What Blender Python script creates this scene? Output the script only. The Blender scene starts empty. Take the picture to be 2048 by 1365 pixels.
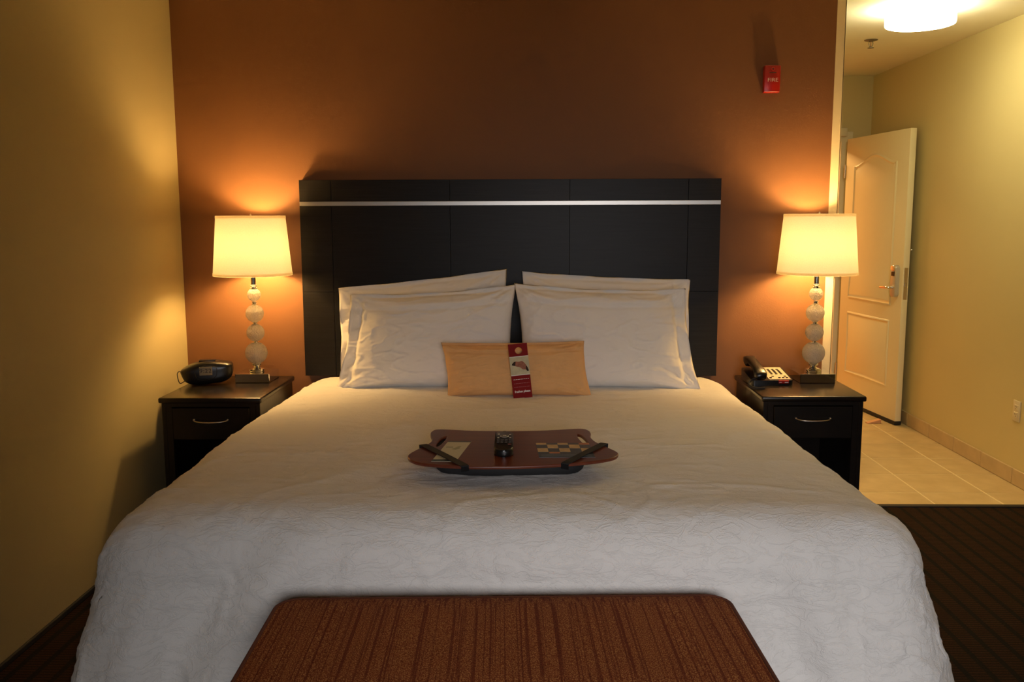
import bpy, bmesh, math, random
import numpy as np
from mathutils import Vector, Matrix, noise

random.seed(7)
SC = bpy.context.scene
COL = SC.collection

# ------------------------------------------------------------------ camera
F_PX, PITCH, YAW, ROLL, CAM_H = 1800.0, 0.137, 0.0222, -0.0034, 1.46
cd = bpy.data.cameras.new('camera'); cam = bpy.data.objects.new('camera', cd); COL.objects.link(cam)
cd.sensor_fit = 'HORIZONTAL'; cd.sensor_width = 36.0; cd.lens = F_PX / 2048 * 36.0
cd.clip_start = 0.02
_f = Vector((-math.sin(YAW)*math.cos(PITCH), math.cos(YAW)*math.cos(PITCH), -math.sin(PITCH)))
_r = Vector((math.cos(YAW), math.sin(YAW), 0)); _u = _r.cross(_f)
_r2 = _r*math.cos(ROLL) + _u*math.sin(ROLL); _u2 = -_r*math.sin(ROLL) + _u*math.cos(ROLL)
_m = Matrix((_r2, _u2, -_f)).transposed().to_4x4(); _m.translation = Vector((0, 0, CAM_H))
cam.matrix_world = _m
SC.camera = cam

# ------------------------------------------------------------------ light & exposure
WARM = (1.0, 0.585, 0.205)          # bedside bulbs
LAMP_W = 27.0
HALL_COL = (1.0, 0.92, 0.56)      # hall ceiling fitting
HALL_E = 26.0
DAY_W = 11.0                      # daylight through the window behind the camera
w = bpy.data.worlds.new('world'); SC.world = w; w.use_nodes = True
w.node_tree.nodes['Background'].inputs[0].default_value = (0.55, 0.68, 0.9, 1)
w.node_tree.nodes['Background'].inputs[1].default_value = 0.12

def area(name, loc, rot, sx, sy, power, col, spread=180):
    l = bpy.data.lights.new(name, 'AREA'); l.shape = 'RECTANGLE'; l.size = sx; l.size_y = sy
    l.energy = power; l.color = col; l.spread = math.radians(spread)
    o = bpy.data.objects.new(name, l); COL.objects.link(o); o.location = loc; o.rotation_euler = rot
    return o
# window daylight enters through the opening of window_1 (wall behind the camera), lamp spread and downward tilt shape the beam
area('window_daylight', (0.55, -1.93, 1.45), (math.radians(72), 0, 0), 1.45, 1.4, DAY_W, (0.97, 0.93, 0.94), 56)
# corridor beyond the open door
area('corridor_light', (1.9, 8.3, 2.38), (0, 0, 0), 1.6, 0.5, 70, (1.0, 0.58, 0.2))

SC.view_settings.view_transform = 'Standard'
SC.view_settings.look = 'None'
SC.view_settings.gamma = 1.0
SC.view_settings.use_curve_mapping = False
SC.view_settings.exposure = 0.0
try:
    SC.cycles.use_denoising = True; SC.cycles.use_adaptive_sampling = True; SC.cycles.adaptive_threshold = 0.04
    SC.cycles.max_bounces = 7; SC.cycles.diffuse_bounces = 4; SC.cycles.glossy_bounces = 3; SC.cycles.transmission_bounces = 4
    SC.cycles.sample_clamp_indirect = 6.0
    SC.cycles.caustics_reflective = False; SC.cycles.caustics_refractive = False
except Exception:
    pass

# ------------------------------------------------------------------ material helpers
def newmat(name):
    m = bpy.data.materials.new(name); m.use_nodes = True
    nt = m.node_tree; return m, nt, nt.nodes, nt.links, nt.nodes['Principled BSDF']

def N(nodes, t, **kw):
    n = nodes.new(t)
    for k, v in kw.items():
        if k.startswith('i_'):
            key = k[2:].replace('_', ' ')
            n.inputs[key].default_value = v
        else:
            setattr(n, k, v)
    return n

def ramp(nodes, links, fac, stops):
    r = nodes.new('ShaderNodeValToRGB'); e = r.color_ramp.elements
    while len(e) < len(stops): e.new(0.5)
    for el, (p, c) in zip(e, stops):
        el.position = p; el.color = (*c, 1) if len(c) == 3 else c
    links.new(fac, r.inputs[0]); return r

def mat(name, col, rough=0.5, metal=0.0, spec=0.5, var=0.0, vscale=6.0, bump=0.0, bscale=200.0, bdist=0.001, coat=0.0, sheen=0.0):
    m, nt, nd, lk, b = newmat(name)
    b.inputs['Base Color'].default_value = (*col, 1); b.inputs['Roughness'].default_value = rough
    b.inputs['Metallic'].default_value = metal; b.inputs['Specular IOR Level'].default_value = spec
    b.inputs['Coat Weight'].default_value = coat
    if sheen: b.inputs['Sheen Weight'].default_value = sheen
    tc = N(nd, 'ShaderNodeTexCoord')
    n1 = N(nd, 'ShaderNodeTexNoise'); n1.inputs['Scale'].default_value = vscale; n1.inputs['Detail'].default_value = 5
    lk.new(tc.outputs['Object'], n1.inputs['Vector'])
    v = max(var, 0.01)
    r = ramp(nd, lk, n1.outputs['Fac'], [(0.3, tuple(c*(1-v) for c in col)), (0.7, tuple(min(1, c*(1+v)) for c in col))])
    lk.new(r.outputs[0], b.inputs['Base Color'])
    if bump:
        n2 = N(nd, 'ShaderNodeTexNoise'); n2.inputs['Scale'].default_value = bscale; n2.inputs['Detail'].default_value = 3
        lk.new(tc.outputs['Object'], n2.inputs['Vector'])
        bp = N(nd, 'ShaderNodeBump'); bp.inputs['Strength'].default_value = bump; bp.inputs['Distance'].default_value = bdist
        lk.new(n2.outputs['Fac'], bp.inputs['Height']); lk.new(bp.outputs[0], b.inputs['Normal'])
    return m

def wood(name, c0, c1, rough, axis='X', scale=3.0, spec=0.5, coat=0.0):
    m, nt, nd, lk, b = newmat(name)
    tc = N(nd, 'ShaderNodeTexCoord'); mp = N(nd, 'ShaderNodeMapping')
    s = {'X': (1.5, 40, 40), 'Y': (40, 1.5, 40), 'Z': (40, 40, 1.5)}[axis]
    mp.inputs['Scale'].default_value = tuple(k*scale/3 for k in s)
    lk.new(tc.outputs['Object'], mp.inputs[0])
    n = N(nd, 'ShaderNodeTexNoise'); n.inputs['Scale'].default_value = 2.5; n.inputs['Detail'].default_value = 6
    lk.new(mp.outputs[0], n.inputs['Vector'])
    r = ramp(nd, lk, n.outputs['Fac'], [(0.35, c0), (0.68, c1)])
    lk.new(r.outputs[0], b.inputs['Base Color'])
    b.inputs['Roughness'].default_value = rough; b.inputs['Specular IOR Level'].default_value = spec
    b.inputs['Coat Weight'].default_value = coat; b.inputs['Coat Roughness'].default_value = 0.2
    bp = N(nd, 'ShaderNodeBump'); bp.inputs['Strength'].default_value = 0.12; bp.inputs['Distance'].default_value = 0.0006
    lk.new(n.outputs['Fac'], bp.inputs['Height']); lk.new(bp.outputs[0], b.inputs['Normal'])
    return m

M = {}
M['orange'] = mat('terracotta_paint', (0.190, 0.085, 0.034), 0.55, var=0.02, vscale=2, bump=0.35, bscale=230, bdist=0.0012, spec=0.3)
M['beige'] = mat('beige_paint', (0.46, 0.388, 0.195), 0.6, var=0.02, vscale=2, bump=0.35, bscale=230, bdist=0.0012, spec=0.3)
M['beige_hall_lit'] = mat('beige_paint_hall_lit', (0.66, 0.56, 0.29), 0.6, var=0.02, vscale=2, bump=0.35, bscale=230, bdist=0.0012, spec=0.3)  # same wall paint as beige, colour lightened to brighten the hall
M['ceil'] = mat('ceiling_paint', (0.90, 0.87, 0.76), 0.8, bump=0.4, bscale=150, bdist=0.001)
M['guard'] = mat('corner_guard_vinyl', (0.74, 0.64, 0.42), 0.4)
M['trimwhite'] = mat('white_enamel', (0.78, 0.72, 0.52), 0.38, var=0.01)
M['door'] = mat('cream_door_paint', (0.92, 0.82, 0.54), 0.4, var=0.01, bump=0.05, bscale=90)
M['corr_wall'] = mat('corridor_paint', (0.78, 0.52, 0.26), 0.6, bump=0.2)
M['corr_base'] = wood('corridor_base_wood', (0.10, 0.025, 0.012), (0.16, 0.045, 0.02), 0.4)
M['corr_floor'] = mat('corridor_carpet', (0.45, 0.14, 0.06), 0.95, var=0.25, vscale=30, bump=0.4)
M['espresso'] = wood('espresso_veneer', (0.010, 0.0085, 0.0075), (0.014, 0.013, 0.012), 0.38, 'X', 4, 0.17)
M['espresso_dark'] = wood('espresso_backing', (0.006, 0.005, 0.005), (0.010, 0.008, 0.007), 0.5, 'X', 4, 0.3)
M['night'] = wood('nightstand_veneer', (0.007, 0.005, 0.004), (0.013, 0.009, 0.006), 0.27, 'X', 4, 0.38)
M['brushed'] = mat('brushed_aluminium', (0.56, 0.54, 0.50), 0.36, 1.0, bump=0.05, bscale=300)
M['aged'] = mat('aged_brass_grey', (0.22, 0.20, 0.15), 0.4, 0.8)
M['lockmetal'] = mat('pale_lock_metal', (0.62, 0.60, 0.54), 0.35, 0.5)
M['chrome'] = mat('polished_chrome', (0.80, 0.79, 0.77), 0.09, 1.0)
M['nickel'] = mat('satin_nickel', (0.68, 0.64, 0.57), 0.28, 1.0)
M['black'] = mat('black_plastic', (0.008, 0.008, 0.008), 0.28, spec=0.5, bump=0.05, bscale=500)
M['blackmat'] = mat('black_fabric', (0.010, 0.010, 0.011), 0.75, bump=0.4, bscale=600)
M['rubber'] = mat('black_rubber', (0.012, 0.011, 0.010), 0.7)
M['red'] = mat('fire_red_plastic', (0.40, 0.014, 0.010), 0.28, spec=0.5)
M['white'] = mat('white_print', (0.85, 0.82, 0.76), 0.5)
M['pinkprint'] = mat('pink_print', (0.50, 0.22, 0.20), 0.5)
M['redcard'] = mat('red_card', (0.22, 0.012, 0.012), 0.75, spec=0.15)
M['tan_plate'] = mat('tan_faceplate', (0.78, 0.66, 0.48), 0.4)
M['lcd'] = mat('lcd_grey', (0.30, 0.27, 0.20), 0.12)
M['lcd_seg'] = mat('lcd_digit', (0.05, 0.045, 0.03), 0.3)
M['rem_silver'] = mat('silver_key', (0.55, 0.52, 0.44), 0.35, 0.4)
M['rem_grey'] = mat('grey_key', (0.04, 0.04, 0.038), 0.4)
M['dkred'] = mat('dull_red_key', (0.16, 0.03, 0.02), 0.4)
M['cream_card'] = mat('cream_paper', (0.62, 0.58, 0.40), 0.35, var=0.03)
M['green_print'] = mat('olive_print', (0.36, 0.35, 0.19), 0.4)
M['dkgreen'] = mat('dark_green_print', (0.035, 0.05, 0.035), 0.3)
M['navy'] = mat('dark_slate_print', (0.02, 0.028, 0.03), 0.28)
M['gold'] = mat('ochre_print', (0.62, 0.42, 0.18), 0.35, var=0.15, vscale=60)
M['rust'] = mat('rust_print', (0.45, 0.16, 0.05), 0.35)
M['outlet'] = mat('ivory_plastic', (0.74, 0.66, 0.46), 0.4)
M['slot'] = mat('socket_slot', (0.05, 0.035, 0.02), 0.6)
M['cherry'] = wood('cherry_veneer', (0.10, 0.022, 0.010), (0.16, 0.036, 0.016), 0.30, 'X', 3, 0.5)
M['peach'] = mat('peach_linen', (0.77, 0.43, 0.17), 0.85, var=0.03, vscale=30, bump=0.4, bscale=700, bdist=0.0008, sheen=0.1)
M['tilebase'] = mat('tan_base_tile', (0.55, 0.42, 0.24), 0.4, var=0.08, vscale=12, bump=0.1)
M['grout'] = mat('pale_grout', (0.80, 0.70, 0.45), 0.85)
M['wood_stop'] = mat('bare_wood', (0.70, 0.36, 0.18), 0.6)
M['frame'] = mat('window_frame_white', (0.75, 0.74, 0.70), 0.4)
M['drape'] = mat('brown_drape', (0.16, 0.09, 0.045), 0.9, var=0.2, bump=0.3)
M['mattress'] = mat('white_ticking', (0.75, 0.73, 0.68), 0.9)
M['skin_print'] = mat('photo_skin_tone', (0.33, 0.13, 0.08), 0.7, spec=0.15, var=0.25, vscale=80)
M['hair_print'] = mat('photo_dark_hair', (0.04, 0.025, 0.018), 0.7, spec=0.15, var=0.3, vscale=90)
M['linen_print'] = mat('photo_linen', (0.55, 0.49, 0.31), 0.7, spec=0.15, var=0.12, vscale=40)

def tile_mat():
    m, nt, nd, lk, b = newmat('floor_tile')
    tc = N(nd, 'ShaderNodeTexCoord'); oi = N(nd, 'ShaderNodeObjectInfo')
    n = N(nd, 'ShaderNodeTexNoise'); n.inputs['Scale'].default_value = 9; n.inputs['Detail'].default_value = 7
    add = N(nd, 'ShaderNodeVectorMath', operation='ADD'); lk.new(tc.outputs['Object'], add.inputs[0])
    lk.new(oi.outputs['Random'], add.inputs[1]); lk.new(add.outputs[0], n.inputs['Vector'])
    r = ramp(nd, lk, n.outputs['Fac'], [(0.3, (0.54, 0.41, 0.205)), (0.7, (0.64, 0.50, 0.27))])
    lk.new(r.outputs[0], b.inputs['Base Color']); b.inputs['Roughness'].default_value = 0.42
    return m
M['tile'] = tile_mat()

def carpet_mat():
    m, nt, nd, lk, b = newmat('striped_carpet')
    tc = N(nd, 'ShaderNodeTexCoord'); sp = N(nd, 'ShaderNodeSeparateXYZ'); lk.new(tc.outputs['Object'], sp.inputs[0])
    # broad dark stripes that run along the room
    def math_(op, a, bb=None):
        n = N(nd, 'ShaderNodeMath', operation=op)
        for i, v in enumerate((a, bb)):
            if v is None: continue
            if isinstance(v, (int, float)): n.inputs[i].default_value = v
            else: lk.new(v, n.inputs[i])
        return n.outputs[0]
    nz = N(nd, 'ShaderNodeTexNoise'); nz.inputs['Scale'].default_value = 60; lk.new(tc.outputs['Object'], nz.inputs['Vector'])
    wob = math_('MULTIPLY', math_('SUBTRACT', nz.outputs['Fac'], 0.5), 0.006)
    fx = math_('FRACT', math_('DIVIDE', math_('ADD', sp.outputs['X'], wob), 0.077))
    stripe = math_('LESS_THAN', fx, 0.26)
    fy = math_('FRACT', math_('DIVIDE', sp.outputs['Y'], 0.017))
    rib = math_('LESS_THAN', fy, 0.42)
    nf = N(nd, 'ShaderNodeTexNoise'); nf.inputs['Scale'].default_value = 240; nf.inputs['Detail'].default_value = 2
    lk.new(tc.outputs['Object'], nf.inputs['Vector'])
    r1 = ramp(nd, lk, nf.outputs['Fac'], [(0.35, (0.008, 0.0045, 0.003)), (0.65, (0.017, 0.009, 0.005))])
    r2 = ramp(nd, lk, nf.outputs['Fac'], [(0.35, (0.020, 0.008, 0.004)), (0.68, (0.040, 0.016, 0.008))])
    mx = N(nd, 'ShaderNodeMix', data_type='RGBA'); lk.new(rib, mx.inputs[0]); lk.new(r1.outputs[0], mx.inputs[6]); lk.new(r2.outputs[0], mx.inputs[7])
    mx2 = N(nd, 'ShaderNodeMix', data_type='RGBA'); lk.new(stripe, mx2.inputs[0]); lk.new(mx.outputs[2], mx2.inputs[6]); mx2.inputs[7].default_value = (0.006, 0.006, 0.005, 1)
    lk.new(mx2.outputs[2], b.inputs['Base Color']); b.inputs['Roughness'].default_value = 0.95; b.inputs['Specular IOR Level'].default_value = 0.1
    bp = N(nd, 'ShaderNodeBump'); bp.inputs['Strength'].default_value = 0.6; bp.inputs['Distance'].default_value = 0.003
    lk.new(nf.outputs['Fac'], bp.inputs['Height']); lk.new(bp.outputs[0], b.inputs['Normal'])
    return m
M['carpet'] = carpet_mat()

def bench_mat():
    m, nt, nd, lk, b = newmat('rust_chenille')
    tc = N(nd, 'ShaderNodeTexCoord')
    mp = N(nd, 'ShaderNodeMapping'); mp.inputs['Scale'].default_value = (95, 0.25, 95); lk.new(tc.outputs['Object'], mp.inputs[0])
    n = N(nd, 'ShaderNodeTexNoise'); n.inputs['Scale'].default_value = 1.5; n.inputs['Detail'].default_value = 2; lk.new(mp.outputs[0], n.inputs['Vector'])
    mp2 = N(nd, 'ShaderNodeMapping'); mp2.inputs['Scale'].default_value = (420, 300, 420); lk.new(tc.outputs['Object'], mp2.inputs[0])
    n2 = N(nd, 'ShaderNodeTexNoise'); n2.inputs['Scale'].default_value = 1.0; n2.inputs['Detail'].default_value = 3; lk.new(mp2.outputs[0], n2.inputs['Vector'])
    base = ramp(nd, lk, n2.outputs['Fac'], [(0.38, (0.16, 0.035, 0.012)), (0.50, (0.26, 0.07, 0.022)), (0.64, (0.52, 0.25, 0.08))])
    dark = ramp(nd, lk, n2.outputs['Fac'], [(0.38, (0.11, 0.022, 0.010)), (0.66, (0.24, 0.06, 0.022))])
    msk = ramp(nd, lk, n.outputs['Fac'], [(0.40, (1, 1, 1)), (0.50, (0, 0, 0))])
    mx = N(nd, 'ShaderNodeMix', data_type='RGBA'); lk.new(msk.outputs[0], mx.inputs[0]); lk.new(base.outputs[0], mx.inputs[6]); lk.new(dark.outputs[0], mx.inputs[7])
    lk.new(mx.outputs[2], b.inputs['Base Color']); b.inputs['Roughness'].default_value = 0.95; b.inputs['Specular IOR Level'].default_value = 0.15
    bp = N(nd, 'ShaderNodeBump'); bp.inputs['Strength'].default_value = 0.7; bp.inputs['Distance'].default_value = 0.002
    lk.new(n2.outputs['Fac'], bp.inputs['Height']); lk.new(bp.outputs[0], b.inputs['Normal'])
    return m
M['bench'] = bench_mat()
M['piping'] = mat('dark_rust_piping', (0.13, 0.035, 0.015), 0.9, bump=0.5, bscale=600)

def linen_mat(name, col, relief):
    m, nt, nd, lk, b = newmat(name)
    tc = N(nd, 'ShaderNodeTexCoord')
    b.inputs['Base Color'].default_value = (*col, 1); b.inputs['Roughness'].default_value = 0.85
    b.inputs['Specular IOR Level'].default_value = 0.2; b.inputs['Sheen Weight'].default_value = 0.08
    n0 = N(nd, 'ShaderNodeTexNoise'); n0.inputs['Scale'].default_value = 3; lk.new(tc.outputs['Object'], n0.inputs['Vector'])
    r = ramp(nd, lk, n0.outputs['Fac'], [(0.3, tuple(c*0.975 for c in col)), (0.7, col)]); lk.new(r.outputs[0], b.inputs['Base Color'])
    n = N(nd, 'ShaderNodeTexNoise'); n.inputs['Scale'].default_value = 420; n.inputs['Detail'].default_value = 2; lk.new(tc.outputs['Object'], n.inputs['Vector'])
    h = n.outputs['Fac']
    if relief:
        mp = N(nd, 'ShaderNodeMapping'); mp.inputs['Scale'].default_value = (0.55, 1.15, 1.15); lk.new(tc.outputs['Object'], mp.inputs[0])
        n2 = N(nd, 'ShaderNodeTexNoise'); n2.inputs['Scale'].default_value = 22; n2.inputs['Detail'].default_value = 4; n2.inputs['Roughness'].default_value = 0.6; n2.inputs['Distortion'].default_value = 1.6
        lk.new(mp.outputs[0], n2.inputs['Vector'])
        # thin scroll lines where the noise crosses its middle: an embossed vine pattern
        rr = ramp(nd, lk, n2.outputs['Fac'], [(0.44, (0, 0, 0)), (0.50, (1, 1, 1)), (0.56, (0, 0, 0))])
        ma = N(nd, 'ShaderNodeMath', operation='MULTIPLY_ADD'); lk.new(rr.outputs[0], ma.inputs[0]); ma.inputs[1].default_value = 1.0; lk.new(n.outputs['Fac'], ma.inputs[2])
        h = ma.outputs[0]
    bp = N(nd, 'ShaderNodeBump'); bp.inputs['Strength'].default_value = 0.55 if relief else 0.3; bp.inputs['Distance'].default_value = 0.0019 if relief else 0.0008
    lk.new(h, bp.inputs['Height']); lk.new(bp.outputs[0], b.inputs['Normal'])
    return m
M['spread'] = linen_mat('white_jacquard', (0.86, 0.84, 0.80), True)
M['case'] = linen_mat('white_percale', (0.86, 0.83, 0.78), False)

def shade_mat(name, tr):
    m, nt, nd, lk, b = newmat(name); nd.remove(b)
    out = nd['Material Output']
    tc = N(nd, 'ShaderNodeTexCoord'); wv = N(nd, 'ShaderNodeTexNoise'); wv.inputs['Scale'].default_value = 300; lk.new(tc.outputs['Object'], wv.inputs['Vector'])
    r = ramp(nd, lk, wv.outputs['Fac'], [(0.3, (0.86, 0.78, 0.60)), (0.7, (0.92, 0.85, 0.67))])
    d = N(nd, 'ShaderNodeBsdfDiffuse'); t = N(nd, 'ShaderNodeBsdfTranslucent'); mx = N(nd, 'ShaderNodeMixShader')
    lk.new(r.outputs[0], d.inputs[0]); lk.new(r.outputs[0], t.inputs[0]); mx.inputs[0].default_value = tr
    lk.new(d.outputs[0], mx.inputs[1]); lk.new(t.outputs[0], mx.inputs[2]); lk.new(mx.outputs[0], out.inputs[0])
    return m
M['shade'] = shade_mat('cream_shade_fabric', 0.070)
M['shade_trim'] = shade_mat('cream_shade_tape', 0.75)

def emit(name, col, s):
    m, nt, nd, lk, b = newmat(name)
    b.inputs['Base Color'].default_value = (0.8, 0.8, 0.75, 1)
    b.inputs['Emission Color'].default_value = (*col, 1); b.inputs['Emission Strength'].default_value = s
    return m
def bulb_mat():
    m, nt, nd, lk, b = newmat('lit_frosted_bulb'); nd.remove(b)
    e = N(nd, 'ShaderNodeEmission'); e.inputs[0].default_value = (1.0, 0.72, 0.35, 1); e.inputs[1].default_value = 20
    t = N(nd, 'ShaderNodeBsdfTransparent'); a = N(nd, 'ShaderNodeAddShader')
    lk.new(e.outputs[0], a.inputs[0]); lk.new(t.outputs[0], a.inputs[1]); lk.new(a.outputs[0], nd['Material Output'].inputs[0])
    return m
M['bulb'] = bulb_mat()
M['drum'] = emit('lit_drum_diffuser', HALL_COL, HALL_E)

def bubble_glass():
    m, nt, nd, lk, b = newmat('crackled_glass'); nd.remove(b)
    tc = N(nd, 'ShaderNodeTexCoord'); v = N(nd, 'ShaderNodeTexVoronoi'); v.inputs['Scale'].default_value = 150
    nz = N(nd, 'ShaderNodeTexNoise'); nz.inputs['Scale'].default_value = 60; lk.new(tc.outputs['Object'], nz.inputs['Vector'])
    ad = N(nd, 'ShaderNodeVectorMath', operation='MULTIPLY_ADD'); lk.new(nz.outputs['Color'], ad.inputs[0]); ad.inputs[1].default_value = (0.02, 0.02, 0.02); lk.new(tc.outputs['Object'], ad.inputs[2])
    lk.new(ad.outputs[0], v.inputs['Vector'])
    bp = N(nd, 'ShaderNodeBump'); bp.inputs['Strength'].default_value = 1.0; bp.inputs['Distance'].default_value = 0.004; lk.new(v.outputs['Distance'], bp.inputs['Height'])
    gl = N(nd, 'ShaderNodeBsdfGlass'); gl.inputs['Color'].default_value = (1, 0.97, 0.9, 1); gl.inputs['Roughness'].default_value = 0.06; gl.inputs['IOR'].default_value = 1.45
    df = N(nd, 'ShaderNodeBsdfDiffuse'); df.inputs[0].default_value = (0.95, 0.92, 0.84, 1)
    tl = N(nd, 'ShaderNodeBsdfTranslucent'); tl.inputs[0].default_value = (0.98, 0.95, 0.88, 1)
    for n_ in (gl, df, tl): lk.new(bp.outputs[0], n_.inputs['Normal'])
    m1 = N(nd, 'ShaderNodeMixShader'); m1.inputs[0].default_value = 0.5; lk.new(df.outputs[0], m1.inputs[1]); lk.new(tl.outputs[0], m1.inputs[2])
    m2 = N(nd, 'ShaderNodeMixShader'); m2.inputs[0].default_value = 0.60; lk.new(gl.outputs[0], m2.inputs[1]); lk.new(m1.outputs[0], m2.inputs[2])
    lk.new(m2.outputs[0], nd['Material Output'].inputs[0])
    return m
M['glass'] = bubble_glass()
def pane_mat():
    m, nt, nd, lk, b = newmat('window_glass'); nd.remove(b)
    t = N(nd, 'ShaderNodeBsdfTransparent'); g = N(nd, 'ShaderNodeBsdfGlossy'); g.inputs['Roughness'].default_value = 0.02
    mx = N(nd, 'ShaderNodeMixShader'); mx.inputs[0].default_value = 0.06
    lk.new(t.outputs[0], mx.inputs[1]); lk.new(g.outputs[0], mx.inputs[2]); lk.new(mx.outputs[0], nd['Material Output'].inputs[0])
    return m
M['pane'] = pane_mat()

# ------------------------------------------------------------------ mesh helpers
def link(name, me, m=None, parent=None, loc=None, rot=None):
    o = bpy.data.objects.new(name, me); COL.objects.link(o)
    if m is not None and me is not None:
        me.materials.clear(); me.materials.append(M[m] if isinstance(m, str) else m)
    if parent is not None: o.parent = parent
    if loc is not None: o.location = loc
    if rot is not None: o.rotation_euler = rot
    return o

def obj(name, bm, m, parent=None, smooth=False, loc=None, rot=None, auto=None):
    me = bpy.data.meshes.new(name); bmesh.ops.recalc_face_normals(bm, faces=bm.faces[:])
    bm.to_mesh(me); bm.free()
    if smooth:
        for p in me.polygons: p.use_smooth = True
        if auto is not None:
            try: me.set_sharp_from_angle(angle=math.radians(auto))
            except Exception: pass
    return link(name, me, m, parent, loc, rot)

def tag(o, label=None, cat=None, group=None, kind=None):
    if label: o['label'] = label
    if cat: o['category'] = cat
    if group: o['group'] = group
    if kind: o['kind'] = kind
    return o

def thing(name, label, cat, loc=(0, 0, 0), rz=0.0, group=None):
    o = link(name, None, None, None, loc, (0, 0, rz)); o.empty_display_size = 0.1
    return tag(o, label, cat, group)

def struct(o):
    o['kind'] = 'structure'; return o

def box(x0, x1, y0, y1, z0, z1, bev=0.0, seg=2, bm=None):
    own = bm is None
    t = bmesh.new()
    bmesh.ops.create_cube(t, size=1.0)
    for v in t.verts:
        v.co = Vector(((x0+x1)/2 + v.co.x*(x1-x0), (y0+y1)/2 + v.co.y*(y1-y0), (z0+z1)/2 + v.co.z*(z1-z0)))
    if bev: bmesh.ops.bevel(t, geom=t.edges[:], offset=bev, segments=seg, affect='EDGES', profile=0.5)
    if own: return t
    me = bpy.data.meshes.new('tmp'); t.to_mesh(me); t.free(); bm.from_mesh(me); bpy.data.meshes.remove(me)
    return bm

def lathe(prof, n=32, bm=None, cap=True, origin=(0, 0, 0)):
    bm = bm or bmesh.new(); rings = []
    ox, oy, oz = origin
    for r, z in prof:
        if r < 1e-6: rings.append([bm.verts.new((ox, oy, oz+z))])
        else: rings.append([bm.verts.new((ox+r*math.cos(2*math.pi*i/n), oy+r*math.sin(2*math.pi*i/n), oz+z)) for i in range(n)])
    for a, b in zip(rings, rings[1:]):
        for i in range(n):
            j = (i+1) % n
            if len(a) == 1 and len(b) == 1: continue
            if len(a) == 1: bm.faces.new((a[0], b[i], b[j]))
            elif len(b) == 1: bm.faces.new((a[i], b[0], a[j]))
            else: bm.faces.new((a[i], b[i], b[j], a[j]))
    if cap:
        for r in (rings[0], rings[-1]):
            if len(r) > 2: bm.faces.new(r)
    return bm

def tube(pts, r, n=10, bm=None, closed=False, flat=1.0):
    bm = bm or bmesh.new(); pts = [Vector(p) for p in pts]; rings = []
    k = len(pts); prev = None
    for i, p in enumerate(pts):
        if closed: t = (pts[(i+1) % k] - pts[i-1])
        else: t = pts[min(i+1, k-1)] - pts[max(i-1, 0)]
        t.normalize()
        if prev is None:
            a = Vector((0, 0, 1)) if abs(t.z) < 0.9 else Vector((1, 0, 0))
            nn = (a - t*a.dot(t)).normalized()
        else: nn = (prev - t*prev.dot(t)).normalized()
        prev = nn; bn = t.cross(nn)
        rr = r[i] if isinstance(r, (list, tuple)) else r
        rings.append([bm.verts.new(p + nn*rr*flat*math.cos(2*math.pi*j/n) + bn*rr*math.sin(2*math.pi*j/n)) for j in range(n)])
    seq = list(zip(rings, rings[1:])) + ([(rings[-1], rings[0])] if closed else [])
    for a, b in seq:
        for j in range(n):
            q = (j+1) % n
            bm.faces.new((a[j], a[q], b[q], b[j]))
    if not closed: bm.faces.new(rings[0]); bm.faces.new(rings[-1])
    return bm

def prism(outline, z0, z1, bev=0.0, seg=2):
    bm = bmesh.new()
    lo = [bm.verts.new((x, y, z0)) for x, y in outline]; hi = [bm.verts.new((x, y, z1)) for x, y in outline]
    bm.faces.new(lo); top = bm.faces.new(hi); n = len(outline)
    for i in range(n): bm.faces.new((lo[i], lo[(i+1) % n], hi[(i+1) % n], hi[i]))
    if bev:
        es = [e for e in bm.edges if abs(e.verts[0].co.z - e.verts[1].co.z) < 1e-7]
        bmesh.ops.bevel(bm, geom=es, offset=bev, segments=seg, affect='EDGES', profile=0.5)
    return bm

def catmull(pts, n=6, closed=True):
    out = []; k = len(pts)
    for i in range(k if closed else k-1):
        p0, p1, p2, p3 = [np.array(pts[(i+d) % k] if closed else pts[min(max(i+d, 0), k-1)], float) for d in (-1, 0, 1, 2)]
        for j in range(n):
            t = j/n
            out.append(tuple(0.5*((2*p1) + (-p0+p2)*t + (2*p0-5*p1+4*p2-p3)*t*t + (-p0+3*p1-3*p2+p3)*t**3)))
    if not closed: out.append(tuple(pts[-1]))
    return out

def rrect(x0, x1, y0, y1, r, n=6):
    o = []
    for cx, cy, a in ((x1-r, y1-r, 0), (x0+r, y1-r, 90), (x0+r, y0+r, 180), (x1-r, y0+r, 270)):
        for i in range(n+1):
            t = math.radians(a + 90*i/n); o.append((cx+r*math.cos(t), cy+r*math.sin(t)))
    return o

def curve_plate(name, loops, thick, m, parent, bevel=0.0, loc=None, rot=None):
    """flat plate with holes: 2D filled curve -> mesh"""
    cu = bpy.data.curves.new(name, 'CURVE'); cu.dimensions = '2D'; cu.fill_mode = 'BOTH'; cu.extrude = thick/2 - bevel; cu.bevel_depth = bevel; cu.bevel_resolution = 2
    for lp in loops:
        s = cu.splines.new('POLY'); s.points.add(len(lp)-1); s.use_cyclic_u = True
        for q, (x, y) in zip(s.points, lp): q.co = (x, y, 0, 1)
    t = bpy.data.objects.new('tmp', cu); COL.objects.link(t)
    me = bpy.data.meshes.new_from_object(t.evaluated_get(bpy.context.evaluated_depsgraph_get()))
    bpy.data.objects.remove(t); bpy.data.curves.remove(cu)
    me.name = name
    return link(name, me, m, parent, loc, rot)

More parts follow.
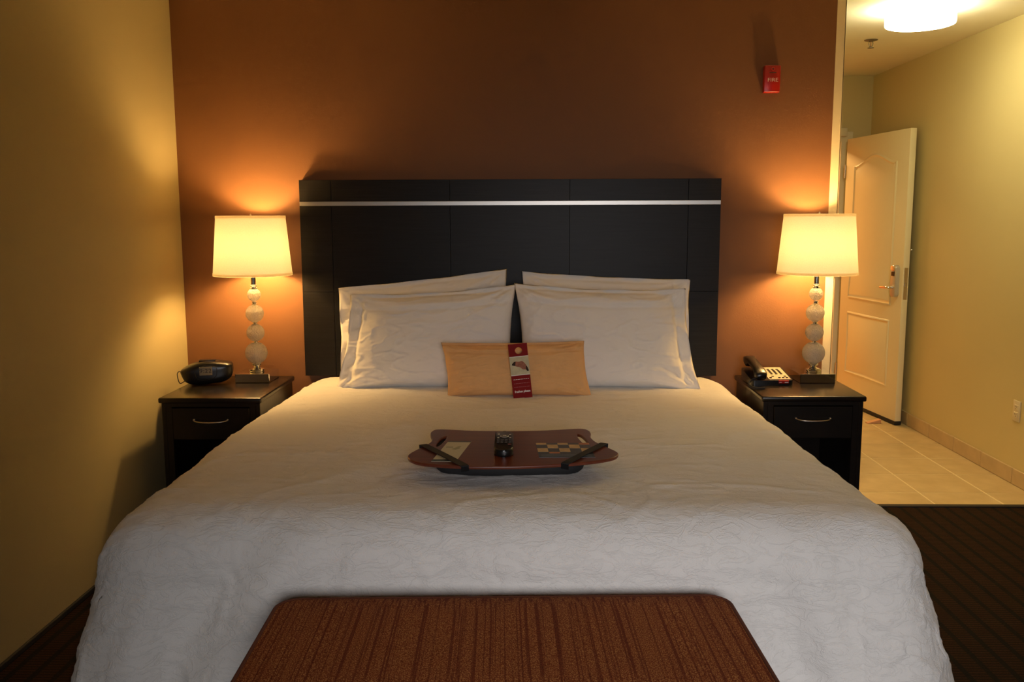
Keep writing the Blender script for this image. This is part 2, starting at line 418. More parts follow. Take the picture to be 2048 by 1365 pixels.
def text(name, s, size, m, parent, loc, rot, depth=0.0004, bold=0.0, sx=1.0, align='CENTER'):
    cu = bpy.data.curves.new(name, 'FONT'); cu.body = s; cu.size = size; cu.extrude = depth; cu.offset = bold
    cu.align_x = align; cu.align_y = 'CENTER'
    t = bpy.data.objects.new('tmp', cu); COL.objects.link(t)
    me = bpy.data.meshes.new_from_object(t.evaluated_get(bpy.context.evaluated_depsgraph_get()))
    bpy.data.objects.remove(t); bpy.data.curves.remove(cu)
    o = link(name, me, m, parent, loc, rot); o.scale = (sx, 1, 1); return o

def copy_tree(o, parent=None):
    c = o.copy(); COL.objects.link(c); c.parent = parent
    for ch in [x for x in bpy.data.objects if x.parent == o]: copy_tree(ch, c)
    return c

# ------------------------------------------------------------------ room
XL, XR, YW, ZC, YB = -1.735, 2.64, 4.45, 2.53, -1.8
XE = 1.483                      # end of the headboard wall / left side of the hall
YH = 7.22                       # far wall of the hall

fl = struct(obj('floor', box(XL-0.1, XR+0.1, YB-0.3, YW-0.005, -0.08, 0.0), 'carpet'))
tag(fl, 'dark brown carpet with black stripes')
hall = struct(obj('floor_hall', box(XE-0.12, XR+0.1, YW+0.012, YH+0.15, -0.08, -0.0018), 'grout'))
tag(hall, 'beige square tile floor of the entry hall')
T = 0.346
tile_me = {}
xs = [XE, 1.713, 2.059, 2.405, XR]; ys = [YW+0.014] + [4.676 + T*k for k in range(0, 8)] + [YH]
ys = [y for y in ys if y <= YH]
for i in range(len(xs)-1):
    for j in range(len(ys)-1):
        wx, wy = xs[i+1]-xs[i]-0.008, ys[j+1]-ys[j]-0.008
        if wy < 0.02: continue
        key = (round(wx, 3), round(wy, 3))
        if key not in tile_me:
            t = obj('tile', box(-wx/2, wx/2, -wy/2, wy/2, -0.006, 0.0, 0.0015, 1), 'tile'); tile_me[key] = t.data; o = t
        else: o = link('tile', tile_me[key])
        o.parent = hall; o.location = ((xs[i]+xs[i+1])/2, (ys[j]+ys[j+1])/2, 0.0)
tr = struct(obj('trim_1', box(XE-0.1, XR, YW-0.02, YW+0.016, -0.002, 0.006, 0.002), 'rubber')); tag(tr, 'dark transition strip between carpet and tile')

ce = struct(obj('ceiling', box(XL-0.1, XR+0.1, YB-0.3, YH+0.15, ZC, ZC+0.1), 'ceil'))
struct(obj('wall_back', box(XL-0.1, XE-0.004, YW, YW+0.14, 0, ZC), 'orange'))
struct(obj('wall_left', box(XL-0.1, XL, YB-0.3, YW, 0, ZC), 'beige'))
struct(obj('wall_right', box(XR, XR+0.1, YB-0.3, YH+0.15, 0, ZC), 'beige_hall_lit'))
struct(obj('wall_hall_side', box(XE-0.14, XE-0.002, YW+0.14, YH+0.15, 0, ZC), 'beige_hall_lit'))
# corner guard on the end of the headboard wall
g = bmesh.new(); box(1.441, XE, YW-0.003, YW+0.0, 0.0, ZC, bm=g); box(XE-0.003, XE+0.001, YW-0.003, YW+0.14, 0.0, ZC, bm=g)
tag(struct(obj('trim_2', g, 'guard')), 'beige guard strip on the corner of the terracotta wall')
# wall with the window, behind the camera
WX0, WX1, WZ0, WZ1 = -0.35, 1.25, 0.72, 2.18
bm = bmesh.new()
box(XL-0.1, WX0, YB-0.3, YB, 0, ZC, bm=bm); box(WX1, XR+0.1, YB-0.3, YB, 0, ZC, bm=bm)
box(WX0, WX1, YB-0.3, YB, 0, WZ0, bm=bm); box(WX0, WX1, YB-0.3, YB, WZ1, ZC, bm=bm)
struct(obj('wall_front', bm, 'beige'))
wn = struct(link('window_1', None, None, None, ((WX0+WX1)/2, YB-0.25, WZ0)))
hw, hh = (WX1-WX0)/2, WZ1-WZ0
fb = bmesh.new()
for a in ((-hw, -hw+0.05, 0, hh), (hw-0.05, hw, 0, hh), (-hw, hw, 0, 0.05), (-hw, hw, hh-0.05, hh), (-0.025, 0.025, 0, hh)):
    box(a[0], a[1], -0.03, 0.03, a[2], a[3], bm=fb)
obj('window_frame', fb, 'frame', wn)
for s in (-1, 1): obj('pane', box(min(s*0.025, s*(hw-0.05)), max(s*0.025, s*(hw-0.05)), -0.004, 0.004, 0.05, hh-0.05), 'pane', wn)
obj('window_sill', box(-hw, hw, 0.03, 0.27, -0.02, 0.005), 'frame', wn)
def drape(x0, x1, lab):
    bm = bmesh.new(); n = 60; a = []; b = []
    for i in range(n+1):
        x = x0 + (x1-x0)*i/n; y = YB + 0.11 + 0.045*math.sin(i*1.05)
        a.append((x, y))
    out = a + [(x, y-0.006) for x, y in reversed(a)]
    o = obj('drape', prism(out, 0.02, 2.4), 'drape', smooth=True, auto=60)
    o.parent = wn; o.matrix_parent_inverse = Matrix.Translation(wn.location).inverted(); return o
drape(-1.02, -0.28, 'brown floor length drape hanging at the window side nearest the cream left wall')
drape(1.2, 1.9, 'brown floor length drape hanging at the window side nearest the hall')
rod = obj('curtain_rod', tube([(-1.15, YB+0.11, 2.42), (2.0, YB+0.11, 2.42)], 0.014, 12), 'nickel', smooth=True)
rod.parent = wn; rod.matrix_parent_inverse = Matrix.Translation(wn.location).inverted()

# hall: far wall with door opening, frame, baseboards
DX0, DX1, DZ = 1.50, 2.445, 2.06
bm = bmesh.new()
box(DX1, XR+0.1, YH, YH+0.15, 0, ZC, bm=bm); box(XE-0.14, DX1, YH, YH+0.15, DZ, ZC, bm=bm)
struct(obj('wall_hall_end', bm, 'beige_hall_lit'))
bm = bmesh.new()
box(DX1-0.035, DX1+0.055, YH-0.014, YH+0.165, 0, DZ+0.05, 0.004, bm=bm)
box(DX0+0.03, DX1-0.035, YH-0.014, YH+0.165, DZ-0.03, DZ+0.05, 0.004, bm=bm)
box(DX0-0.012, DX0+0.03, YH-0.014, YH+0.165, 0, DZ+0.05, 0.004, bm=bm)
tag(struct(obj('trim_3', bm, 'trimwhite')), 'cream frame of the entry door')
bb = struct(obj('baseboard_right', box(XR-0.006, XR, YW, YH, 0.0, 0.088), 'grout'))
bbm = None
y = YW + 0.05
while y < YH:
    if bbm is None:
        o = obj('base_tile', box(-0.010, 0.0, 0.002, T-0.002, 0.002, 0.090, 0.0015, 1), 'tilebase'); bbm = o.data
    else: o = link('base_tile', bbm)
    o.parent = bb; o.location = (XR-0.001, min(y, YH-T), 0); y += T
tag(struct(obj('baseboard_left', box(XL, XL+0.012, YB, YW, 0.0, 0.022, 0.004), 'blackmat')), 'low dark base strip along the cream left wall')
tag(struct(obj('baseboard_right_room', box(XR-0.012, XR, YB, YW-0.01, 0.0, 0.022, 0.004), 'blackmat')), 'low dark base strip along the right wall')

# corridor seen through the doorway
struct(obj('floor_corridor', box(-0.5, 4.6, YH+0.15, 9.5, -0.08, 0.0), 'corr_floor'))
struct(obj('wall_corridor', box(-0.5, 4.6, 9.4, 9.5, 0, ZC), 'corr_wall'))
struct(obj('wall_corridor_left', box(-0.6, -0.5, YH+0.15, 9.5, 0, ZC), 'corr_wall'))
struct(obj('wall_corridor_right', box(4.6, 4.7, YH+0.15, 9.5, 0, ZC), 'corr_wall'))
struct(obj('ceiling_corridor', box(-0.6, 4.7, YH+0.15, 9.5, ZC, ZC+0.1), 'ceil'))
bm = bmesh.new(); box(XR+0.1, 4.6, YH, YH+0.15, 0, ZC, bm=bm); box(-0.5, XE-0.14, YH, YH+0.15, 0, ZC, bm=bm)
struct(obj('wall_corridor_near', bm, 'corr_wall'))
struct(obj('baseboard_corridor', box(-0.5, 4.6, 9.38, 9.4, 0, 0.145, 0.004), 'corr_base'))

# ------------------------------------------------------------------ bed
bed = thing('bed', 'wide king bed base and mattress under the white bedspread', 'bed', (-0.105, 3.37, 0))
obj('bed_base', box(-0.93, 0.93, -0.97, 0.99, 0.06, 0.32, 0.02), 'blackmat', bed)
obj('mattress', box(-0.94, 0.94, -0.98, 1.0, 0.322, 0.62, 0.05, 4), 'mattress', bed, smooth=True, auto=50)
for sx in (-1, 1):
    for sy in (-1, 1): obj('leg', box(sx*0.85-0.03, sx*0.85+0.03, sy*0.88-0.03, sy*0.88+0.03, 0, 0.06), 'espresso', bed)

def fnoise(x, y, z, o=3):
    return noise.fractal(Vector((x, y, z)), 1.0, 2.0, o)
def ridge(x, y, z):
    return 1.0 - abs(noise.noise(Vector((x, y, z))))*2.0

BX, BH, BF, ZT = -0.105, 4.375, 2.415, 0.674     # bed centre, head, end of the flat top at the foot, top height
SH = 0.27                                         # arc length of the soft shoulder
_th = [math.pi/2*(t*t*(3-2*t)) for t in [i/400 for i in range(401)]]
_so, _sz = [0.0], [0.0]
for i in range(400):
    q = (_th[i]+_th[i+1])/2; _so.append(_so[-1]+math.cos(q)*SH/400); _sz.append(_sz[-1]-math.sin(q)*SH/400)
SR, SZ = _so[-1], _sz[-1]
def shoulder(m):
    k = min(m/SH, 1)*400; i = min(int(k), 399); f = k-i
    return _so[i]*(1-f)+_so[i+1]*f, _sz[i]*(1-f)+_sz[i+1]*f, _th[i]*(1-f)+_th[i+1]*f
def spread_point(a, b, wf=0.922):
    """a across (from centre), b along from the head; returns world position"""
    l = BH - BF; R = SR; arc = SH
    prog = min(max(b/l, 0), 1)
    w = wf - (0.062 if a < 0 else 0.022)*(1-prog)**2      # tucked in a little beside the nightstands
    dx = max(abs(a)-w, 0.0); dy = max(b-l, 0.0); s = 1 if a >= 0 else -1
    m = max(dx, dy); th = math.atan2(dy, dx) if m > 0 else 0.0
    ax, by = min(abs(a), w), min(b, l)
    # continuous coordinate round the hem: left side, corner, foot, corner, right side
    C = math.pi/4
    if dx > 0 or dy == 0: half = by + th*0.5
    else: half = l + C + (w - ax)
    per = half if s < 0 else 2*(l + C + w) - half
    cx = BX + 0.04*prog**2
    c2 = math.sin(2*th) if (dx > 0 and dy > 0) else 0.0
    side = math.cos(th)**2                                # 1 on the sides, 0 on the foot
    near = max(0.0, (prog-0.72)/0.28)**1.5
    if m < arc: o_, zz, _ = shoulder(m)
    else:
        q = m-arc
        fl = (0.19*near)*side + 0.15*(1-side) + 0.12*c2
        o_, zz = R + q*math.sin(fl), SZ - q*math.cos(fl)
        drop = min(q/0.4, 1.0); drop = drop*drop*(3-2*drop)
        k = (0.2 + 0.6*near)*side + 1.0*(1-side)
        o_ += drop*k*(0.013*math.sin(per*11.0+0.7) + 0.008*math.sin(per*19.0+2.1))
    if m > 0:
        kk = min(m/arc, 1.0); kk = kk*kk*(3-2*kk)
        o_ += kk*(0.030*c2 + 0.018*near*side)
    X = cx + s*(ax + (o_*math.cos(th) if m > 0 else 0.0))
    Y = BH - (by + (o_*math.sin(th) if m > 0 else 0.0))
    return X, Y, ZT + zz, m, dx, dy, s, per

def bedspread():
    l = BH-BF; L = SH + 0.47
    na, nb = 300, 270
    # finer spacing over the shoulder and drop
    A = np.concatenate([np.linspace(-0.922-L, -0.922, 70, endpoint=False), np.linspace(-0.922, 0.922, 180), np.linspace(0.922, 0.922+L, 71)[1:]])
    B = np.concatenate([np.linspace(0, l, 190, endpoint=False), np.linspace(l, l+L, 80)])
    verts = []
    for b in B:
        for a in A:
            X, Y, Z, m, dx, dy, s, per = spread_point(a, b)
            k = min(m/0.3, 1.0)
            # soft unevenness and creases
            n1 = fnoise(X*2.1+3, Y*2.1, Z*2.1)*0.0065
            r1 = max(ridge(X*3.2+fnoise(X*2, Y*2, Z*2+5)*0.8, Y*5.5+2, Z*4.0)-0.72, 0)/0.28
            r2 = max(ridge(X*7.5+fnoise(X*4, Y*4, Z*4+8)*0.9, Y*9.0, Z*7.0+4.2)-0.70, 0)/0.30
            r3 = max(ridge(X*16+fnoise(X*9, Y*9, Z*9)*1.2, Y*19, Z*15+9.1)-0.66, 0)/0.34
            amp = 0.5 + 0.8*k
            h = n1 + amp*(0.0060*r1*r1 + 0.0042*r2*r2 + 0.0020*r3)
            Z -= 0.010*min(abs(a)/0.922, 1)**4                # edges settle
            # normal direction of the profile
            th = math.atan2(dy, dx) if m > 0 else 0
            t = shoulder(m)[2] if m > 0 else 0
            nx, ny, nz = s*math.sin(t)*math.cos(th), -math.sin(t)*math.sin(th), math.cos(t)
            # long folds down the foot near both corners
            if dy > 0.05:
                f = 0.0
                for c, wd, am, sl in ((-0.88, 0.05, 0.010, 0.30), (-0.72, 0.07, -0.012, 0.55), (-0.58, 0.06, 0.012, 0.60), (-0.38, 0.012, 0.004, 0.1), (0.72, 0.07, -0.010, -0.35), (0.84, 0.05, 0.012, -0.25), (0.05, 0.012, 0.003, 0.0)):
                    f += 1.7*am*math.exp(-((X-BX + sl*(0.5-Z) - c)/wd)**2)
                t_ = min((dy-0.05)/0.25, 1.0); h += f*t_*t_*(3-2*t_)
            verts.append((X+nx*h, Y+ny*h, max(Z+nz*h, 0.012)))
    nA, nB = len(A), len(B)
    faces = [(j*nA+i, j*nA+i+1, (j+1)*nA+i+1, (j+1)*nA+i) for j in range(nB-1) for i in range(nA-1)]
    me = bpy.data.meshes.new('bedspread'); me.from_pydata(verts, [], faces); me.update()
    for p in me.polygons: p.use_smooth = True
    o = link('bedspread', me, 'spread')
    sm = o.modifiers.new('thickness', 'SOLIDIFY'); sm.thickness = 0.012; sm.offset = -1
    return o
tag(bedspread(), 'rumpled white jacquard bedspread draped over the king bed', 'bedspread')

# ------------------------------------------------------------------ headboard
hb = thing('headboard', 'tall espresso wood headboard with a silver inlay strip', 'headboard', (-0.109, 4.39, 0))
cols = [-1.015, -0.862, -0.286, 0.292, 0.861, 1.015]; rows = [(0.68, 1.0985), (1.0985, 1.516), (1.537, 1.641)]
obj('backing_board', box(-1.012, 1.012, 0.010, 0.058, 0.683, 1.638), 'espresso_dark', hb)
for z0, z1 in rows:
    for x0, x1 in zip(cols, cols[1:]):
        gp = 0.0009
        obj('panel', box(x0+(gp if x0 > -1.01 else 0), x1-(gp if x1 < 1.01 else 0), 0.0, 0.0105, z0+gp, z1-gp, 0.0006, 1), 'espresso', hb)
obj('inlay_strip', box(-1.016, 1.016, -0.0025, 0.0105, 1.5165, 1.5365, 0.0008, 1), 'brushed', hb)['label'] = 'brushed silver inlay strip'
for s in (-1, 1): obj('side_edge', box(s*1.0155-0.001, s*1.0155+0.001, 0.0, 0.058, 0.68, 1.641), 'espresso', hb)

# ------------------------------------------------------------------ pillows
def pillow(name, label, group, TL, TR, BR, BL, T, m, flange=0, seed=0, pinch=0.05, n=96, front=(0, -1, 0), wr=1.0, power=0.5, sag=0.0):
    """corners of the case; flange -1/+1 = open hem at the left/right end"""
    TL, TR, BR, BL = map(Vector, (TL, TR, BR, BL))
    nrm = (TR-TL).cross(TL-BL).normalized()
    if nrm.y > 0: nrm = -nrm
    cen = (TL+TR+BR+BL)/4
    base = Vector((cen.x, cen.y, min(BL.z, BR.z)))
    grid = {}; bm = bmesh.new()
    for side in (1, -1):
        for j in range(n+1):
            for i in range(n+1):
                u, v = -1+2*i/n, -1+2*j/n
                edge = i in (0, n) or j in (0, n)
                if edge and side == -1: grid[(side, i, j)] = grid[(1, i, j)]; continue
                uu, vv = u, v
                # pull the middles of the edges inwards, leaving pointed corners
                uu *= 1 - pinch*0.7*(1-v*v)**1.0*abs(u)**3
                vv *= 1 - pinch*(1-u*u)**1.0*abs(v)**3
                s, t = (uu+1)/2, (vv+1)/2
                P = (BL*(1-s)+BR*s)*(1-t) + (TL*(1-s)+TR*s)*t
                fu = u
                if flange == -1: fu = (u-0.09)/0.91 if u > 0.09 else (u-0.09)/0.93
                if flange == 1: fu = (u+0.09)/0.91 if u < -0.09 else (u+0.09)/0.93
                fv = (v+0.05)/0.95 if v > -0.05 else (v+0.05)/0.95
                if abs(fu) > 1 or abs(fv) > 1: prof = 0.0
                else: prof = max(1-abs(fu)**3.4, 0)**power * max(1-abs(fv)**3.4, 0)**power
                prof *= 0.82 + 0.18*(1-v)/2*1.6 if sag == 0 else (1.0 + sag*(-v))
                ns = 1.0
                w1 = fnoise(u*1.6+seed, v*1.3+seed*2, seed*0.7)*0.010
                # creases fanning in from the corners and from the hem
                cr = 0
                for cu, cv in ((-1, -1), (1, -1), (-1, 1), (1, 1)):
                    d = math.hypot((u-cu), (v-cv)); an = math.atan2(v-cv, u-cu)
                    cr += math.exp(-(d/0.55)**2)*math.sin(an*13+seed+cu*2+cv)*0.006*min(d*4, 1)
                rg = max(ridge(u*3.1+seed+fnoise(u*2, v*2, seed)*0.7, v*3.6, seed*1.3)-0.7, 0)/0.3
                rg2 = max(ridge(u*6.3+seed*3+fnoise(u*4, v*4, seed+3)*0.8, v*5.1+seed, seed*2.3)-0.72, 0)/0.28
                w2 = cr + 0.0045*rg*rg + 0.0030*rg2*rg2
                # soft sag lines under the top edge
                w2 += 0.008*math.exp(-((v-0.70-0.10*u*u)/0.06)**2)*(0.6+0.4*math.sin(u*5+seed)) - 0.006*math.exp(-((v-0.58-0.10*u*u)/0.05)**2)
                if flange: # crumpled hem
                    hem = max(0.0, (u*flange-0.62)/0.38); w2 += 0.004*math.exp(-((u*flange-0.80)/0.012)**2)
                    w2 += hem*(0.009*math.sin(v*7+seed) + 0.005*math.sin(v*17+seed*3))
                edgef = min((1-abs(u))*9, (1-abs(v))*9, 1)
                P = P + nrm*side*(T*prof + 0.002) + nrm*(w1+w2*wr)*edgef*(1 if side == 1 else 0.4)
                if edge: P = P + nrm*0.008*math.sin(u*9+v*7+seed)
                grid[(side, i, j)] = bm.verts.new(P-base)
    for side in (1, -1):
        for j in range(n):
            for i in range(n):
                q = [grid[(side, i, j)], grid[(side, i+1, j)], grid[(side, i+1, j+1)], grid[(side, i, j+1)]]
                if len(set(q)) == 4: bm.faces.new(q if side == 1 else q[::-1])
    o = obj(name, bm, m, smooth=True, loc=base)
    return tag(o, label, 'pillow', group)

pillow('pillow', 'white pillow standing against the headboard, behind the front pillow beside the alarm clock end', 'white pillows at the headboard',
       (-0.940, 4.345, 1.122), (-0.120, 4.345, 1.213), (-0.125, 4.285, 0.662), (-0.93, 4.285, 0.660), 0.048, 'case', -1, 1.3, 0.03)
pillow('pillow', 'white pillow standing against the headboard, behind the front pillow beside the telephone end', 'white pillows at the headboard',
       (-0.046, 4.345, 1.200), (0.760, 4.345, 1.160), (0.765, 4.285, 0.660), (-0.04, 4.285, 0.662), 0.048, 'case', 1, 4.1, 0.03)
pillow('pillow', 'plump white front pillow on the alarm clock side of the bed', 'white pillows at the headboard',
       (-0.850, 4.185, 1.105), (-0.072, 4.185, 1.150), (-0.085, 4.09, 0.668), (-0.915, 4.09, 0.658), 0.088, 'case', -1, 7.7, 0.075, wr=1.3)
pillow('pillow', 'plump white front pillow on the telephone side of the bed', 'white pillows at the headboard',
       (-0.082, 4.185, 1.156), (0.712, 4.185, 1.128), (0.778, 4.09, 0.660), (-0.052, 4.09, 0.668), 0.088, 'case', 1, 11.9, 0.075, wr=1.3)
pillow('lumbar_pillow', 'small peach lumbar cushion leaning on the white pillows', None,
       (-0.400, 3.925, 0.912), (0.230, 3.925, 0.920), (0.262, 3.885, 0.680), (-0.370, 3.885, 0.676), 0.055, 'peach', 0, 3.3, 0.05, wr=0.8, power=0.4)

# door hanger leaning on the lumbar cushion
dh = thing('door_hanger', 'red door hanger card with a photo, propped on the peach cushion', 'card', (-0.050, 3.822, 0.803))
dh.rotation_euler = (math.radians(90-4), math.radians(0), 0)
pv = Matrix.Rotation(math.radians(6), 4, 'Z')
def hz(x, y):
    v = pv @ Vector((x, y, 0)); return (v.x, v.y)
W2, H2 = 0.041, 0.118
hole = [hz(0.002+0.0155*math.cos(t*math.pi/12), 0.088+0.0145*math.sin(t*math.pi/12)) for t in range(24)]
curve_plate('card', [[hz(-W2, -H2), hz(W2, -H2), hz(W2, H2), hz(-W2, H2)], hole], 0.0016, 'redcard', dh)
def hquad(x0, x1, y0, y1, z=0.0013, th=0.0008, pts=None):
    return prism([hz(*p) for p in (pts or [(x0, y0), (x1, y0), (x1, y1), (x0, y1)])], z-th/2, z+th/2)
pic = obj('printed_photo', hquad(-W2, W2, -0.017, 0.062, 0.0010), 'linen_print', dh)
pic['label'] = 'small printed photo of a sleeping head on pale linen'
obj('printed_head', hquad(0, 0, 0, 0, 0.0017, pts=catmull([(-0.032, 0.030), (-0.020, 0.042), (-0.002, 0.040), (0.012, 0.042), (0.024, 0.030), (0.034, 0.012), (0.036, 0.000), (0.024, 0.004), (0.012, 0.006), (0.000, 0.016), (-0.018, 0.022)], 5)), 'skin_print', pic)
obj('printed_hair', hquad(0, 0, 0, 0, 0.0022, pts=catmull([(-0.033, 0.028), (-0.026, 0.038), (-0.016, 0.041), (-0.018, 0.031), (-0.020, 0.024)], 5)), 'hair_print', pic)
obj('printed_hair', hquad(0, 0, 0, 0, 0.0022, pts=catmull([(0.028, 0.020), (0.034, 0.010), (0.037, -0.002), (0.030, -0.002), (0.026, 0.006)], 5)), 'hair_print', pic)
for yy in (0.0625, -0.0175): obj('white_rule', hquad(-W2, W2, yy-0.0012, yy+0.0012, 0.0018), 'white', dh)
def htext(s, size, y, m, sx=1.0, bold=0.0):
    q = hz(0.001, y); o = text('print', s, size, m, dh, (q[0], q[1], 0.0012), (0, 0, math.radians(6)), 0.0003, bold, sx); return o
o = htext('freshen please', 0.0135, -0.089, 'white', 0.86, 0.0003)
for yy, mm, t in ((-0.036, 'white', 0.0016), (-0.0535, 'pinkprint', 0.0010), (-0.069, 'pinkprint', 0.0010)):
    x = -0.033
    while x < 0.033:
        ln = random.choice((0.006, 0.009, 0.012)); obj('fine_print', hquad(x, min(x+ln, 0.034), yy-t/2, yy+t/2, 0.0014), mm, dh); x += ln+0.0022

# ------------------------------------------------------------------ bench at the foot
bn = thing('bench', 'rust brown upholstered bench with dark piping at the bed foot', 'bench', (-0.062, 1.905, 0), math.radians(2.0))
out = rrect(-0.56, 0.56, -0.25, 0.25, 0.055, 6)
def cushion(outl, z0, z1, crown, m, name, parent):
    bm = bmesh.new(); n = len(outl); rings = []
    steps = [(1.0, z0), (1.0, z1-0.02), (0.997, z1-0.008), (0.985, z1)]
    cx = sum(p[0] for p in outl)/n; cy = sum(p[1] for p in outl)/n
    for sc in (0.96, 0.92, 0.85, 0.75, 0.6, 0.45, 0.3, 0.15): steps.append((sc, z1 + crown*(1-sc**6)))
    for sc, z in steps:
        rings.append([bm.verts.new((cx+(x-cx)*(1-(1-sc)*(0.5 if abs(1-sc) < 0.02 else 1)), cy+(y-cy)*sc, z)) for x, y in outl])
    for a, b in zip(rings, rings[1:]):
        for i in range(n): bm.faces.new((a[i], a[(i+1) % n], b[(i+1) % n], b[i]))
    bm.faces.new(rings[-1]); bm.faces.new(rings[0])
    return obj(name, bm, m, parent, smooth=True, auto=50)
cushion(out, 0.37, 0.512, 0.010, 'bench', 'seat_cushion', bn)
obj('piping', tube([(x*1.002, y*1.003, 0.509) for x, y in out], 0.0052, 8, closed=True), 'piping', bn, smooth=True)
obj('piping', tube([(x*1.002, y*1.003, 0.372) for x, y in out], 0.0052, 8, closed=True), 'piping', bn, smooth=True)
obj('frame', box(-0.54, 0.54, -0.23, 0.23, 0.27, 0.37, 0.006), 'espresso', bn)
for sx in (-1, 1):
    for sy in (-1, 1): obj('leg', box(sx*0.505-0.025, sx*0.505+0.025, sy*0.2-0.025, sy*0.2+0.025, 0, 0.27, 0.004), 'espresso', bn)

# ------------------------------------------------------------------ nightstands
NZ = 0.683
def nightstand(x0, x1, y0, y1, label):
    cx, cy = (x0+x1)/2, (y0+y1)/2; hx, hy = (x1-x0)/2, (y1-y0)/2
    t = thing('nightstand', label, 'nightstand', (cx, cy, 0), 0, 'espresso nightstands beside the bed')
    obj('top', box(-hx, hx, -hy, hy, NZ-0.024, NZ, 0.007, 3), 'night', t, smooth=True, auto=40)
    ix, iy = hx-0.010, hy-0.012
    obj('top_rail', box(-ix+0.003, ix-0.003, -iy+0.001, iy, NZ-0.042, NZ-0.024), 'night', t)
    for s in (-1, 1):
        obj('side_panel', box(min(s*ix, s*(ix-0.02)), max(s*ix, s*(ix-0.02)), -iy, iy, 0.0, NZ-0.024, 0.002, 1), 'night', t)
        obj('stile', box(min(s*(ix-0.02), s*(ix-0.045)), max(s*(ix-0.02), s*(ix-0.045)), -iy, -iy+0.03, 0.0, NZ-0.042), 'night', t)
    obj('back_panel', box(-ix+0.02, ix-0.02, iy-0.014, iy-0.002, 0.05, NZ-0.042), 'night', t)
    obj('shelf', box(-ix+0.02, ix-0.02, -iy+0.004, iy-0.014, 0.10, 0.12), 'night', t)
    obj('plinth', box(-ix+0.045, ix-0.045, -iy+0.006, -iy+0.026, 0.0, 0.10), 'night', t)
    d = obj('drawer', box(-ix+0.047, ix-0.047, -iy-0.004, -iy+0.016, 0.495, NZ-0.046, 0.002, 1), 'night', t)
    obj('drawer_box', box(-ix+0.055, ix-0.055, -iy+0.016, iy-0.03, 0.50, NZ-0.075), 'night', t)
    pts = []
    for i in range(17):
        u = -1+2*i/16; pts.append((u*0.076, -iy-0.026-0.006*(1-u*u)+0.018*abs(u)**6, 0.583-0.0055*(1-u*u)))
    hd = obj('handle', tube(pts, [0.0032+0.0015*(1-abs(-1+2*i/16)) for i in range(17)], 10, flat=0.8), 'nickel', d, smooth=True); hd['label'] = 'slim bowed satin metal pull'
    for s in (-1, 1): obj('handle_post', tube([(s*0.074, -iy-0.010, 0.585), (s*0.074, -iy-0.002, 0.585)], 0.004, 8), 'nickel', d, smooth=True)
    return t
nightstand(-1.630, -1.176, 3.815, 4.375, 'dark espresso nightstand with one drawer, under the alarm clock')
nightstand(1.000, 1.454, 3.865, 4.405, 'dark espresso nightstand with one drawer, under the telephone')

